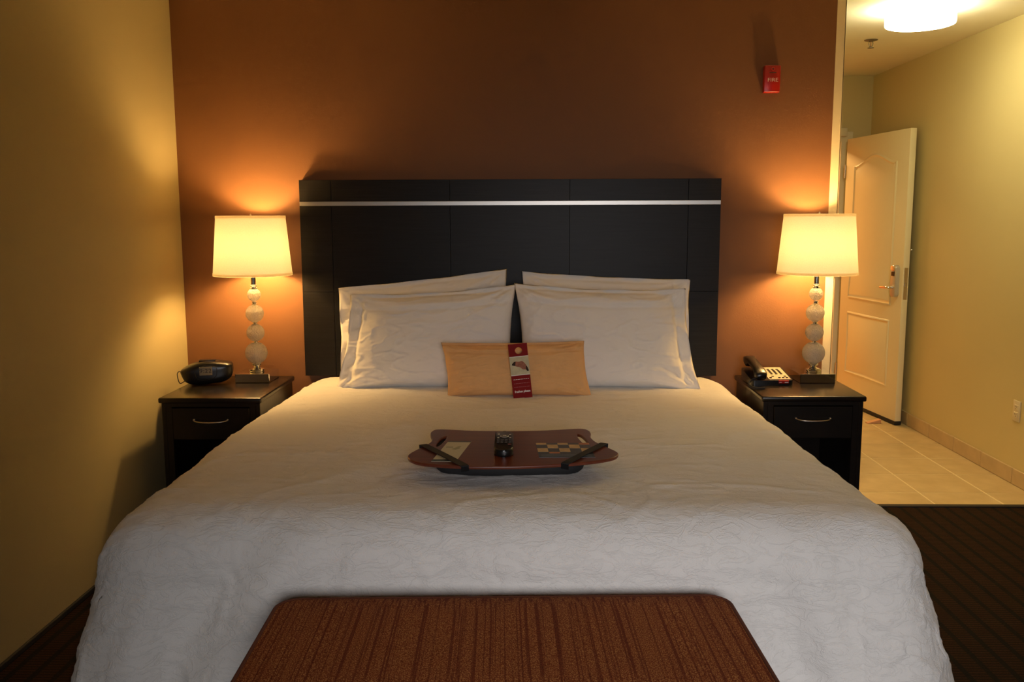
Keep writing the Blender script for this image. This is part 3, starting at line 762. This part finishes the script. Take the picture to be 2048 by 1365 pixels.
# ------------------------------------------------------------------ lamps
def table_lamp(x, y, label, rz=0.0):
    t = thing('table_lamp', label, 'lamp', (x, y, NZ), rz, 'lit bedside lamps')
    obj('base', box(-0.082, 0.082, -0.082, 0.082, 0.0, 0.044, 0.0025, 2), 'chrome', t)
    obj('foot_ring', lathe([(0.0, 0.044), (0.036, 0.044), (0.038, 0.049), (0.036, 0.055), (0.026, 0.060), (0.016, 0.063), (0.014, 0.070), (0.022, 0.074), (0.024, 0.080), (0.019, 0.086), (0, 0.086)], 36, cap=False), 'chrome', t, smooth=True, auto=40)
    # four crackled glass balls, growing towards the base
    zs = [(0.133, 0.0525), (0.231, 0.042), (0.324, 0.0425), (0.4135, 0.0315)]
    for zc, r in zs:
        prof = [(r*math.sin(math.pi*i/20), zc - r*math.cos(math.pi*i/20)) for i in range(21)]
        prof[0] = (0, prof[0][1]); prof[-1] = (0, prof[-1][1])
        b = obj('glass_ball', lathe(prof, 40, cap=False), 'glass', t, smooth=True)
        if zc == zs[0][0]: b['label'] = 'crackled clear glass ball'
    for (za, ra), (zb, rb) in zip(zs, zs[1:]):
        zm = (za+ra + zb-rb)/2
        obj('spacer', lathe([(0, -0.007), (0.011, -0.007), (0.014, -0.004), (0.009, 0), (0.014, 0.004), (0.011, 0.007), (0, 0.007)], 28, cap=False, origin=(0, 0, zm)), 'chrome', t, smooth=True, auto=40)
    obj('stem', tube([(0, 0, 0.08), (0, 0, 0.46)], 0.005, 10), 'chrome', t, smooth=True, auto=50)
    obj('collar', lathe([(0, 0.441), (0.016, 0.441), (0.017, 0.446), (0.010, 0.451), (0.016, 0.455), (0.016, 0.459), (0.0115, 0.461), (0.0115, 0.535), (0.016, 0.54), (0.016, 0.57), (0, 0.57)], 28, cap=False), 'chrome', t, smooth=True, auto=40)
    Z0, Z1, R0, R1 = 0.508, 0.786, 0.183, 0.159
    n = 72
    sh = lathe([(R0, Z0), (R0-(R0-R1)*0.33, Z0+(Z1-Z0)*0.33), (R0-(R0-R1)*0.66, Z0+(Z1-Z0)*0.66), (R1, Z1)], n, cap=False)
    so = obj('shade', sh, 'shade', t, smooth=True); so['label'] = 'tapered cream fabric drum shade, glowing'
    for r, z, up in ((R0, Z0, 1), (R1, Z1, -1)):
        obj('shade_trim', lathe([(r+0.0012, z-0.001*up), (r+0.0012-0.0009*up, z+0.011*up)], n, cap=False), 'shade_trim', so, smooth=True, auto=40)
    # spider and finial
    sp = bmesh.new()
    for k in range(3):
        a = 2*math.pi*k/3+0.4; tube([(0, 0, Z1-0.006), (R1*math.cos(a), R1*math.sin(a), Z1-0.008)], 0.0016, 6, bm=sp)
    obj('spider', sp, 'nickel', t, smooth=True)
    obj('finial', lathe([(0, 0.778), (0.007, 0.778), (0.006, 0.784), (0.003, 0.787), (0.005, 0.791), (0, 0.797)], 16, cap=False), 'nickel', t, smooth=True)
    hp = [(0.012*math.sin(0), 0, 0.57)]
    for s in (-1, 1): obj('harp', tube([(s*0.014, 0, 0.565), (s*0.055, 0, 0.61), (s*0.062, 0, 0.67), (s*0.045, 0, 0.74), (0, 0, 0.779)], 0.0018, 6), 'nickel', t, smooth=True)
    obj('bulb', lathe([(0, 0.552), (0.013, 0.552), (0.014, 0.562), (0.026, 0.575), (0.030, 0.60), (0.030, 0.665), (0.024, 0.688), (0.012, 0.697), (0, 0.699)], 24, cap=False), 'bulb', t, smooth=True)
    l = bpy.data.lights.new('lamp_bulb_light', 'POINT'); l.energy = LAMP_W/3; l.color = WARM; l.shadow_soft_size = 0.026
    for zb in (0.592, 0.633, 0.674):
        lo = bpy.data.objects.new('lamp_bulb_light', l); COL.objects.link(lo); lo.parent = t; lo.location = (0, 0, zb)
    for b in t.children:
        if b.name.startswith('bulb'): b.visible_shadow = True
    return t
table_lamp(-1.326, 4.258, 'lit table lamp with stacked glass balls, beside the alarm clock')
table_lamp(1.338, 4.258, 'lit table lamp with stacked glass balls, beside the telephone')

# ------------------------------------------------------------------ alarm clock
ck = thing('alarm_clock', 'black oval alarm clock radio with a small grey display', 'clock', (-1.538, 4.18, NZ), math.radians(14))
co = catmull([(-0.116, 0.052), (-0.116, 0.070), (-0.085, 0.088), (-0.040, 0.104), (0.005, 0.110), (0.060, 0.106), (0.108, 0.096), (0.117, 0.074), (0.110, 0.034), (0.070, 0.010), (0.0, 0.002), (-0.06, 0.002), (-0.098, 0.016)], 5)
bm = bmesh.new(); rings = []
for yy, sc in ((0.055, 0.80), (0.05, 0.9), (0.03, 0.98), (0.0, 1.0), (-0.04, 1.0), (-0.052, 0.97), (-0.060, 0.90), (-0.065, 0.78), (-0.068, 0.5), (-0.069, 0.2)):
    rings.append([bm.verts.new((x*sc, yy, 0.054+(z-0.054)*(sc if yy < 0 else sc))) for x, z in co])
for a, b in zip(rings, rings[1:]):
    for i in range(len(co)): bm.faces.new((a[i], a[(i+1) % len(co)], b[(i+1) % len(co)], b[i]))
bm.faces.new(rings[0]); bm.faces.new(rings[-1])
obj('body', bm, 'black', ck, smooth=True, auto=50)
dp = obj('display', box(-0.030, 0.027, -0.0725, -0.066, 0.048, 0.088, 0.0015, 1), 'lcd', ck)
for i, ch in enumerate('9:22'):
    text('digit', ch, 0.027, 'lcd_seg', dp, (-0.022+(0, 0.0125, 0.024, 0.040)[i], -0.0728, 0.069), (math.radians(90), 0, 0), 0.0002, 0.0004)
obj('snooze_bar', box(-0.035, 0.04, -0.035, 0.005, 0.104, 0.114, 0.003, 2), 'black', ck, smooth=True, auto=40)
obj('front_bezel', tube([(x*0.42-0.001, -0.0712, 0.060+(z-0.056)*0.62) for x, z in co], 0.0012, 6, closed=True), 'rubber', ck, smooth=True)
obj('power_cord', tube(catmull([(-0.10, 0.03, 0.03), (-0.125, 0.03, 0.055), (-0.14, 0.02, 0.045), (-0.128, 0.0, 0.004), (-0.11, 0.06, 0.004), (-0.08, 0.12, 0.004)], 6, False), 0.0022, 8), 'rubber', ck, smooth=True)

# ------------------------------------------------------------------ telephone
ph = thing('telephone', 'black desk telephone with a tan keypad plate on the nightstand', 'telephone', (1.108, 4.215, NZ), math.radians(3))
def wedge(outl, zlow, zhigh, y0, y1, zb=0.0, bev=0.004):
    bm = prism(outl, zb, 1.0)
    for v in bm.verts:
        if v.co.z > 0.5: v.co.z = zlow + (zhigh-zlow)*(v.co.y-y0)/(y1-y0)
    if bev:
        es = [e for e in bm.edges if e.calc_face_angle(0) > 0.6]
        bmesh.ops.bevel(bm, geom=es, offset=bev, segments=2, affect='EDGES', profile=0.5)
    return bm
ph.scale = (0.93, 0.93, 0.93)
P0, P1 = -0.10, 0.095
obj('body', wedge(rrect(-0.105, 0.105, P0, P1, 0.018, 4), 0.026, 0.060, P0, P1), 'black', ph, smooth=True, auto=40)
def top_z(y): return 0.026 + 0.034*(y-P0)/(P1-P0)
TILT = math.atan2(0.034, P1-P0)
fpn = link('faceplate_mount', None, None, ph); bpy.data.objects.remove(fpn)
fp = obj('faceplate', box(-0.014, 0.096, -0.092, 0.085, 0.0, 0.0035, 0.0015, 1), 'tan_plate', ph, loc=(0, 0, top_z(0)), rot=(TILT, 0, 0))
key = None
spots = [(0.020+0.024*c, 0.030-0.0165*r) for r in range(4) for c in range(3)]
spots += [(-0.003+0.023*c, 0.047) for c in range(4)]
spots += [(0.014, -0.056), (0.076, -0.056), (-0.002, -0.076), (0.042, -0.076), (0.061, -0.076), (0.080, -0.076)]
for x, yk in spots:
    if key is None: o = obj('key', box(-0.0062, 0.0062, -0.0036, 0.0036, 0, 0.004, 0.0012, 1), 'black'); key = o.data
    else: o = link('key', key)
    o.parent = fp; o.location = (x, yk, 0.003)
ml = obj('message_light', box(0.030, 0.082, -0.1035, -0.094, 0.010, 0.027, 0.002, 1), 'red', ph); ml['label'] = 'red message strip'
obj('message_print', box(0.060, 0.078, -0.1045, -0.1033, 0.014, 0.018), 'white', ml); obj('message_print', box(0.033, 0.045, -0.1045, -0.1033, 0.015, 0.018), 'white', ml)
# handset lying on the left of the body
bm = bmesh.new(); rings = []
path = [(-0.122, 0.010), (-0.112, 0.022), (-0.085, 0.030), (-0.05, 0.027), (0.0, 0.026), (0.05, 0.028), (0.080, 0.030), (0.102, 0.022), (0.110, 0.010)]
for k, (yy, hgt) in enumerate(path):
    zc = 0.060 + 0.044*(yy+0.10)/0.2 + 0.010*math.cos((yy+0.005)/0.11*1.5)
    hw_ = 0.030 if abs(yy+0.005) > 0.06 else 0.025
    if k in (0, len(path)-1): hw_ = 0.024
    low = hgt*(1.25 if abs(yy+0.005) > 0.055 else 0.55)
    rings.append([bm.verts.new((-0.062+hw_*math.copysign(abs(math.cos(a))**0.6, math.cos(a)), yy, zc + (hgt*0.62 if math.sin(a) > 0 else low)*math.copysign(abs(math.sin(a))**0.6, math.sin(a)))) for a in [2*math.pi*i/16 for i in range(16)]])
for a, b in zip(rings, rings[1:]):
    for i in range(16): bm.faces.new((a[i], a[(i+1) % 16], b[(i+1) % 16], b[i]))
bm.faces.new(rings[0]); bm.faces.new(rings[-1])
obj('handset', bm, 'black', ph, smooth=True, auto=60)
cp = []
for i in range(220):
    t = i/219; x = -0.07 - 0.06*math.sin(t*3.1); yc = -0.118 - 0.075*t + 0.03*math.sin(t*6); zc = 0.045*(1-t)**3 + 0.007
    cp.append((x+0.0045*math.cos(i*0.9), yc, zc+0.0045*math.sin(i*0.9)))
obj('coiled_cord', tube(cp, 0.0016, 6), 'rubber', ph, smooth=True)

# ------------------------------------------------------------------ lap tray with what lies on it
TZ = 0.745
tray_pts = [(-0.311, 2.985), (-0.202, 2.966), (-0.075, 2.961), (0.050, 2.972), (0.160, 2.998), (0.188, 2.975), (0.194, 2.935), (0.190, 2.885), (0.201, 2.822), (0.228, 2.761), (0.255, 2.705), (0.260, 2.670), (0.242, 2.630), (0.187, 2.593), (0.099, 2.562), (-0.004, 2.540), (-0.085, 2.532), (-0.207, 2.534), (-0.312, 2.560), (-0.355, 2.594), (-0.372, 2.637), (-0.368, 2.678), (-0.348, 2.734), (-0.328, 2.786), (-0.321, 2.839), (-0.334, 2.912), (-0.334, 2.959)]
CX, CY = -0.060, 2.75
tp = [(x-CX, y-CY) for x, y in catmull(tray_pts, 5)]
slotL = [(x-CX, y-CY) for x, y in catmull([(-0.306, 2.775), (-0.303, 2.835), (-0.294, 2.878), (-0.281, 2.890), (-0.276, 2.870), (-0.281, 2.815), (-0.290, 2.765), (-0.300, 2.752)], 4)]
slotR = [(x-CX, y-CY) for x, y in catmull([(0.183, 2.785), (0.177, 2.850), (0.165, 2.905), (0.152, 2.925), (0.146, 2.905), (0.152, 2.850), (0.162, 2.800), (0.174, 2.772)], 4)]
tray = thing('lap_tray', 'cherry wood lap tray on a black cushion, lying on the bedspread', 'tray', (CX, CY, 0.674))
dz = TZ-0.674
o = curve_plate('tray_top', [tp, slotL, slotR], 0.010, 'cherry', tray, 0.003, loc=(0, 0, dz-0.005))
bm = bmesh.new(); rings = []
ci = catmull([(x, y) for x, y in [(-0.27, 0.16), (-0.14, 0.19), (0, 0.195), (0.12, 0.19), (0.22, 0.15), (0.228, 0.05), (0.226, -0.02), (0.20, -0.09), (0.10, -0.115), (-0.01, -0.122), (-0.12, -0.118), (-0.22, -0.09), (-0.245, -0.02), (-0.26, 0.05)]], 5)
ccx = -0.012; ccy = 0.03
for sc, z in ((0.2, 0.004), (0.8, 0.001), (0.93, 0.006), (0.985, 0.018), (1.0, 0.032), (0.99, 0.046), (0.95, 0.058), (0.85, dz-0.0105), (0.2, dz-0.0105)):
    rings.append([bm.verts.new((ccx+(x-ccx)*sc, ccy+(y-ccy)*sc, z)) for x, y in ci])
for a, b in zip(rings, rings[1:]):
    for i in range(len(ci)): bm.faces.new((a[i], a[(i+1) % len(ci)], b[(i+1) % len(ci)], b[i]))
bm.faces.new(rings[0]); bm.faces.new(rings[-1])
obj('cushion', bm, 'blackmat', tray, smooth=True)
def strap(p, q, wd, over):
    p, q = Vector((p[0]-CX, p[1]-CY, 0)), Vector((q[0]-CX, q[1]-CY, 0)); d = (q-p).normalized(); nn = Vector((-d.y, d.x, 0))
    bm = bmesh.new(); prof = [(p-d*0.004, dz-0.012), (p-d*0.006, dz+0.001), (p+d*0.004, dz+0.0022), ((p+q)/2, dz+0.0028), (q-d*0.004, dz+0.0022), (q+d*0.004, dz+0.001), (q+d*0.004, dz-0.014)]
    lo = []; hi = []
    for c, z in prof:
        lo.append((bm.verts.new((c.x+nn.x*wd, c.y+nn.y*wd, z)), bm.verts.new((c.x-nn.x*wd, c.y-nn.y*wd, z))))
        hi.append((bm.verts.new((c.x+nn.x*wd, c.y+nn.y*wd, z+0.0022)), bm.verts.new((c.x-nn.x*wd, c.y-nn.y*wd, z+0.0022))))
    for k in range(len(prof)-1):
        bm.faces.new((hi[k][0], hi[k][1], hi[k+1][1], hi[k+1][0])); bm.faces.new((lo[k][0], lo[k+1][0], lo[k+1][1], lo[k][1]))
        bm.faces.new((lo[k][0], hi[k][0], hi[k+1][0], lo[k+1][0])); bm.faces.new((lo[k][1], lo[k+1][1], hi[k+1][1], hi[k][1]))
    bm.faces.new((lo[0][0], lo[0][1], hi[0][1], hi[0][0])); bm.faces.new((lo[-1][0], lo[-1][1], hi[-1][1], hi[-1][0]))
    return obj('strap', bm, 'blackmat', tray)
strap((-0.342, 2.764), (-0.195, 2.525), 0.0125, 1)['label'] = 'black elastic strap across the pale card'
strap((0.228, 2.785), (0.098, 2.552), 0.0125, 1)['label'] = 'black elastic strap across the checkered card'

# pale card under the left strap
def card(name, label, quad, z, th, m):
    cx = sum(p[0] for p in quad)/4; cy = sum(p[1] for p in quad)/4
    t = thing(name, label, 'card', (cx, cy, z))
    obj('sheet', prism([(x-cx, y-cy) for x, y in quad], 0, th), m, t); return t, cx, cy
def quad_uv(quad, cx, cy, u, v):
    a, b, c, d = [Vector((p[0]-cx, p[1]-cy)) for p in quad]     # a=BL b=BR c=TR d=TL
    p = (a*(1-u)+b*u)*(1-v) + (d*(1-u)+c*u)*v; return (p.x, p.y)
qL = [(-0.297, 2.578), (-0.224, 2.579), (-0.194, 2.818), (-0.268, 2.822)]
cl, cx, cy = card('notepad_card', 'pale card with a faint olive emblem under the tray strap', qL, TZ, 0.0008, 'cream_card')
def patch(t, quad, cx, cy, u0, u1, v0, v1, z, m, name): return obj(name, prism([quad_uv(quad, cx, cy, *p) for p in ((u0, v0), (u1, v0), (u1, v1), (u0, v1))], z, z+0.0003), m, t)
patch(cl, qL, cx, cy, 0, 1, 0, 0.085, 0.0008, 'dkgreen', 'printed_band'); patch(cl, qL, cx, cy, 0, 1, 0.95, 1, 0.0008, 'dkgreen', 'printed_band')
obj('printed_emblem', prism([quad_uv(qL, cx, cy, *p) for p in ((0.42, 0.58), (0.60, 0.56), (0.76, 0.62), (0.70, 0.66), (0.74, 0.74), (0.60, 0.72), (0.54, 0.66))], 0.0008, 0.0011), 'green_print', cl)
patch(cl, qL, cx, cy, 0.12, 0.42, 0.66, 0.70, 0.0008, 'green_print', 'printed_line')
# checkered card
qR = [(0.022, 2.626), (0.190, 2.628), (0.182, 2.800), (0.012, 2.797)]
cr, cx, cy = card('checkered_card', 'ochre and slate checkered leaflet under the tray strap', qR, TZ, 0.0008, 'navy')
vs = [1.0, 0.87, 0.62, 0.37, 0.28]; us = [0, 0.20, 0.40, 0.60, 0.80, 1.0]
for r in range(4):
    for c in range(5):
        if (r+c) % 2 == 0 and r < 3 or (r == 3 and c == 1):
            v1, v0 = vs[r], vs[r+1]
            if r == 3: v0, v1 = 0.26, 0.36
            m_ = 'rust' if r == 3 or (r, c) == (0, 4) else 'gold'
            patch(cr, qR, cx, cy, us[c]+0.004, us[c+1]-0.004, v0, v1, 0.0008, m_, 'printed_square')
M['greyline'] = mat('grey_fine_print', (0.12, 0.13, 0.12), 0.4)
for v0 in (0.07, 0.16): patch(cr, qR, cx, cy, 0.05, 0.95, v0, v0+0.03, 0.0008, 'greyline', 'printed_line')

# remote control
rc = thing('remote_control', 'black remote control with a silver oval key, on the tray', 'remote', (-0.0865, 2.735, TZ), math.radians(1))
RH = 0.026
rc.scale = (1.05, 1.12, 1.1)
bm = prism(rrect(-0.0275, 0.0275, -0.098, 0.100, 0.024, 8), 0.0, RH, 0.007, 3)
for v in bm.verts:
    if v.co.z > 0.01 and v.co.y < -0.06: v.co.z -= 0.006*((-0.06-v.co.y)/0.04)
obj('body', bm, 'black', rc, smooth=True, auto=50)
def disc(rx, ry, h, n=28):
    return prism([(rx*math.cos(2*math.pi*i/n), ry*math.sin(2*math.pi*i/n)) for i in range(n)], 0, h, 0.0006, 1)
obj('ring_key', disc(0.0135, 0.015, 0.0016), 'rem_silver', rc, loc=(0.001, 0.035, RH-0.0004))['label'] = 'silver oval ring key'
obj('ring_groove', disc(0.0098, 0.0105, 0.0016), 'rem_grey', rc, loc=(0.001, 0.035, RH+0.0002))
obj('select_key', disc(0.0062, 0.006, 0.0016), 'rem_silver', rc, loc=(0.001, 0.035, RH+0.0008))
for x, yk in ((-0.0165, 0.062), (-0.0165, 0.052), (0.0175, 0.053), (-0.0175, 0.018), (0.0175, 0.018)):
    obj('small_key', disc(0.0032, 0.0038, 0.0016, 12), 'rem_silver', rc, loc=(x, yk, RH-0.0004))
for r in range(3):
    for c in range(4): obj('number_key', box(-0.0035, 0.0035, -0.004, 0.004, 0, 0.0018, 0.0006, 1), 'rem_grey', rc, loc=(-0.0175+0.0117*c, -0.003-0.016*r, RH-0.0006))
obj('red_key', box(-0.0045, 0.0045, -0.0045, 0.0045, 0, 0.0018, 0.0006, 1), 'dkred', rc, loc=(0.0165, -0.055, RH-0.0006))['label'] = 'dull red key'

# ------------------------------------------------------------------ fire alarm on the terracotta wall
fa = thing('fire_alarm', 'small red FIRE alarm sounder on the terracotta wall', 'fire alarm', (1.139, YW, 2.042))
bm = box(-0.038, 0.038, -0.040, 0.0, 0.0, 0.124, 0.004, 2)
for v in bm.verts:
    if v.co.y < -0.03 and v.co.z < 0.02: v.co.y += 0.012*(0.02-v.co.z)/0.02
obj('housing', bm, 'red', fa, smooth=True, auto=35)
text('lettering', 'FIRE', 0.0245, 'white', fa, (0.001, -0.0402, 0.056), (math.radians(90), 0, 0), 0.0002, -0.0002, 1.15)
obj('sounder_hole', lathe([(0.004, 0), (0.0075, 0.0), (0.0085, 0.002), (0.0075, 0.004), (0.004, 0.003)], 20), 'red', fa, smooth=True, loc=(0, -0.039, 0.107), rot=(math.radians(90), 0, 0))
obj('sounder_slot', box(-0.016, 0.016, -0.0408, -0.0395, 0.088, 0.092), 'slot', fa)
obj('sounder_core', lathe([(0, 0), (0.004, 0), (0.004, 0.0015), (0, 0.0015)], 16, cap=False), 'slot', fa, loc=(0, -0.0405, 0.107), rot=(math.radians(90), 0, 0))

# ------------------------------------------------------------------ hall things
dl = thing('ceiling_lamp', 'round white drum ceiling light glowing in the hall', 'ceiling light', (2.02, 4.91, ZC))
obj('mounting_plate', lathe([(0, -0.012), (0.155, -0.012), (0.158, -0.006), (0.155, 0.0), (0, 0)], 48, cap=False), 'trimwhite', dl, smooth=True, auto=40)
obj('diffuser', lathe([(0.150, -0.0125), (0.171, -0.0125), (0.172, -0.016), (0.172, -0.080), (0.169, -0.087), (0.160, -0.090), (0, -0.092)], 64, cap=False), 'drum', dl, smooth=True, auto=50)['label'] = 'glowing white drum diffuser'

sk = thing('sprinkler', 'small metal fire sprinkler on the hall ceiling', 'sprinkler', (2.082, 5.77, ZC))
obj('flange', lathe([(0, -0.001), (0.040, -0.001), (0.038, -0.004), (0.022, -0.008), (0.012, -0.009), (0, -0.009)], 28, cap=False), 'aged', sk, smooth=True, auto=40)
for s in (-1, 1): obj('frame_arm', tube([(s*0.009, 0, -0.006), (s*0.013, 0, -0.022), (s*0.009, 0, -0.038), (0, 0, -0.046)], 0.0022, 8), 'aged', sk, smooth=True)
obj('bulb_link', tube([(0, 0, -0.008), (0, 0, -0.044)], 0.002, 8), 'dkred', sk, smooth=True)
obj('deflector', lathe([(0, -0.046), (0.019, -0.046), (0.019, -0.049), (0, -0.050)], 20, cap=False), 'aged', sk, smooth=True, auto=40)

ot = thing('wall_outlet', 'ivory double power outlet low on the hall wall', 'outlet', (XR, 4.855, 0.347))
bm = box(-0.007, 0.0, -0.036, 0.036, 0.0, 0.115, 0.003, 2); obj('cover_plate', bm, 'outlet', ot, smooth=True, auto=40)
for z in (0.037, 0.078):
    rcpt = obj('receptacle', box(-0.0095, -0.006, -0.017, 0.017, z-0.014, z+0.014, 0.001, 1), 'outlet', ot)
    for yy in (-0.0065, 0.0065): obj('socket_slot', box(-0.0100, -0.0092, yy-0.0013, yy+0.0013, z-0.001, z+0.008), 'slot', rcpt)
    obj('socket_slot', box(-0.0100, -0.0092, -0.0025, 0.0025, z-0.010, z-0.005), 'slot', rcpt)

# entry door, standing open against the hall wall. Local: x from hinge (0) to free edge (W), visible face at y = 0 (towards -y), thickness to +y
HX, HY, NX, NY = 2.432, 7.135, 2.545, 6.235
DW = math.hypot(NX-HX, NY-HY); ang = math.atan2(NY-HY, NX-HX)
door = link('door_1', None, None, None, (HX, HY, 0), (0, 0, ang)); struct(door)
door['label'] = 'cream panelled entry door standing open in the hall'
DH = 2.045; TH = 0.045
obj('leaf', box(0, DW, 0.0, TH, 0.022, DH, 0.004, 2), 'door', door, smooth=True, auto=40)
def panel_ring(outl, name):
    """pressed moulding: bead rising and falling along the outline"""
    n = len(outl); pts = [Vector((x, 0, z)) for x, z in outl]; cx = sum(p.x for p in pts)/n; cz = sum(p.z for p in pts)/n
    bm = bmesh.new(); rings = []
    for off, h in ((0, 0.0005), (0.006, -0.006), (0.014, -0.008), (0.022, -0.003), (0.030, -0.0012), (0.040, -0.005)):
        rg = []
        for i, p in enumerate(pts):
            t = (pts[(i+1) % n]-pts[i-1]).normalized(); nn = Vector((-t.z, 0, t.x))
            if nn.dot(Vector((cx, 0, cz))-p) < 0: nn = -nn
            q = p + nn*off; rg.append(bm.verts.new((q.x, h, q.z)))
        rings.append(rg)
    for a, b in zip(rings, rings[1:]):
        for i in range(n): bm.faces.new((a[i], a[(i+1) % n], b[(i+1) % n], b[i]))
    bm.faces.new(rings[-1])
    return obj(name, bm, 'door', door, smooth=True, auto=40)
x0, x1 = 0.135, DW-0.145
arch = [(x0, 0.83), (x1, 0.83)] + [(x1, 0.83+(1.835-0.83)*k/6) for k in range(1, 7)]
for i in range(1, 16):
    u = i/16; arch.append((x1+(x0-x1)*u, 1.835 + 0.075*(0.5-0.5*math.cos(2*math.pi*u))))
arch += [(x0, 1.835-(1.835-0.83)*k/6) for k in range(0, 6)]
panel_ring(arch, 'raised_panel')
panel_ring([(x0, 0.25), (x0+(x1-x0)*0.5, 0.25), (x1, 0.25), (x1, 0.49), (x1, 0.73), (x0+(x1-x0)*0.5, 0.73), (x0, 0.73), (x0, 0.49)], 'raised_panel')
obj('door_sweep', box(0.0, DW+0.002, -0.003, TH+0.003, 0.004, 0.030, 0.002, 1), 'rubber', door)
obj('peephole', lathe([(0, 0), (0.009, 0), (0.009, 0.004), (0.005, 0.005), (0, 0.003)], 18, cap=False), 'nickel', door, smooth=True, loc=(DW*0.49, 0.001, 1.525), rot=(math.radians(90), 0, 0))
lk_ = obj('lock_case', prism(rrect(-0.033, 0.033, -0.11, 0.11, 0.02, 5), 0.0, 0.030, 0.006, 2), 'lockmetal', door, smooth=True, auto=50, loc=(DW-0.075, 0.0005, 1.010), rot=(math.radians(90), 0, 0))
lk_['label'] = 'satin metal card lock'
obj('card_reader', box(-0.020, 0.020, 0.035, 0.068, 0.029, 0.034, 0.002, 1), 'black', lk_)
obj('reader_cap', prism(rrect(-0.030, 0.030, 0.072, 0.108, 0.016, 4), 0.028, 0.036, 0.003, 2), 'chrome', lk_, smooth=True, auto=50)
obj('lever', tube(catmull([(0, -0.045, 0.028), (0, -0.045, 0.058), (-0.012, -0.045, 0.066), (-0.05, -0.046, 0.066), (-0.10, -0.048, 0.062), (-0.118, -0.049, 0.056)], 5, False), 0.010, 12), 'chrome', lk_, smooth=True, auto=60)['label'] = 'polished lever handle'
obj('edge_plate', box(DW-0.001, DW+0.0015, 0.010, 0.036, 0.885, 1.105, 0.0008, 1), 'nickel', door)
obj('latch_bolt', box(DW+0.001, DW+0.010, 0.015, 0.030, 0.975, 1.0, 0.003, 1), 'nickel', door)
obj('inner_lever', tube(catmull([(DW-0.068, TH, 0.965), (DW-0.068, TH+0.026, 0.965), (DW-0.080, TH+0.032, 0.965), (DW-0.175, TH+0.031, 0.963)], 5, False), 0.008, 12), 'chrome', door, smooth=True, auto=60)
obj('inner_rose', lathe([(0, 0), (0.033, 0), (0.033, 0.006), (0.022, 0.012), (0, 0.012)], 28, cap=False), 'nickel', door, smooth=True, auto=40, loc=(DW-0.068, TH, 0.965), rot=(math.radians(-90), 0, 0))
obj('inner_bolt_knob', lathe([(0, 0), (0.018, 0), (0.018, 0.008), (0.007, 0.010), (0.007, 0.030), (0.010, 0.034), (0, 0.036)], 20, cap=False), 'chrome', door, smooth=True, auto=40, loc=(DW-0.05, TH, 1.225), rot=(math.radians(-90), 0, 0))
for z in (0.25, 1.05, 1.80): obj('hinge', tube([(-0.008, -0.004, z-0.05), (-0.008, -0.004, z+0.05)], 0.007, 10), 'nickel', door, smooth=True, auto=50)
dc = obj('door_closer', box(2.16, 2.44, YH-0.06, YH-0.015, DZ+0.012, DZ+0.075, 0.005, 2), 'trimwhite', smooth=True, auto=40)
dc.parent = door; dc.matrix_parent_inverse = (Matrix.Translation((HX, HY, 0)) @ Matrix.Rotation(ang, 4, 'Z')).inverted()
ws = obj('door_wedge', prism([(-0.05, 0), (0.05, 0), (0.05, 0.028), (-0.05, 0.006)], -0.02, 0.02, 0.002, 1), 'wood_stop', loc=(2.425, 6.31, 0.0), rot=(math.radians(90), 0, math.radians(10)))
tag(ws, 'small bare wood wedge on the tiles by the open door', 'door wedge')
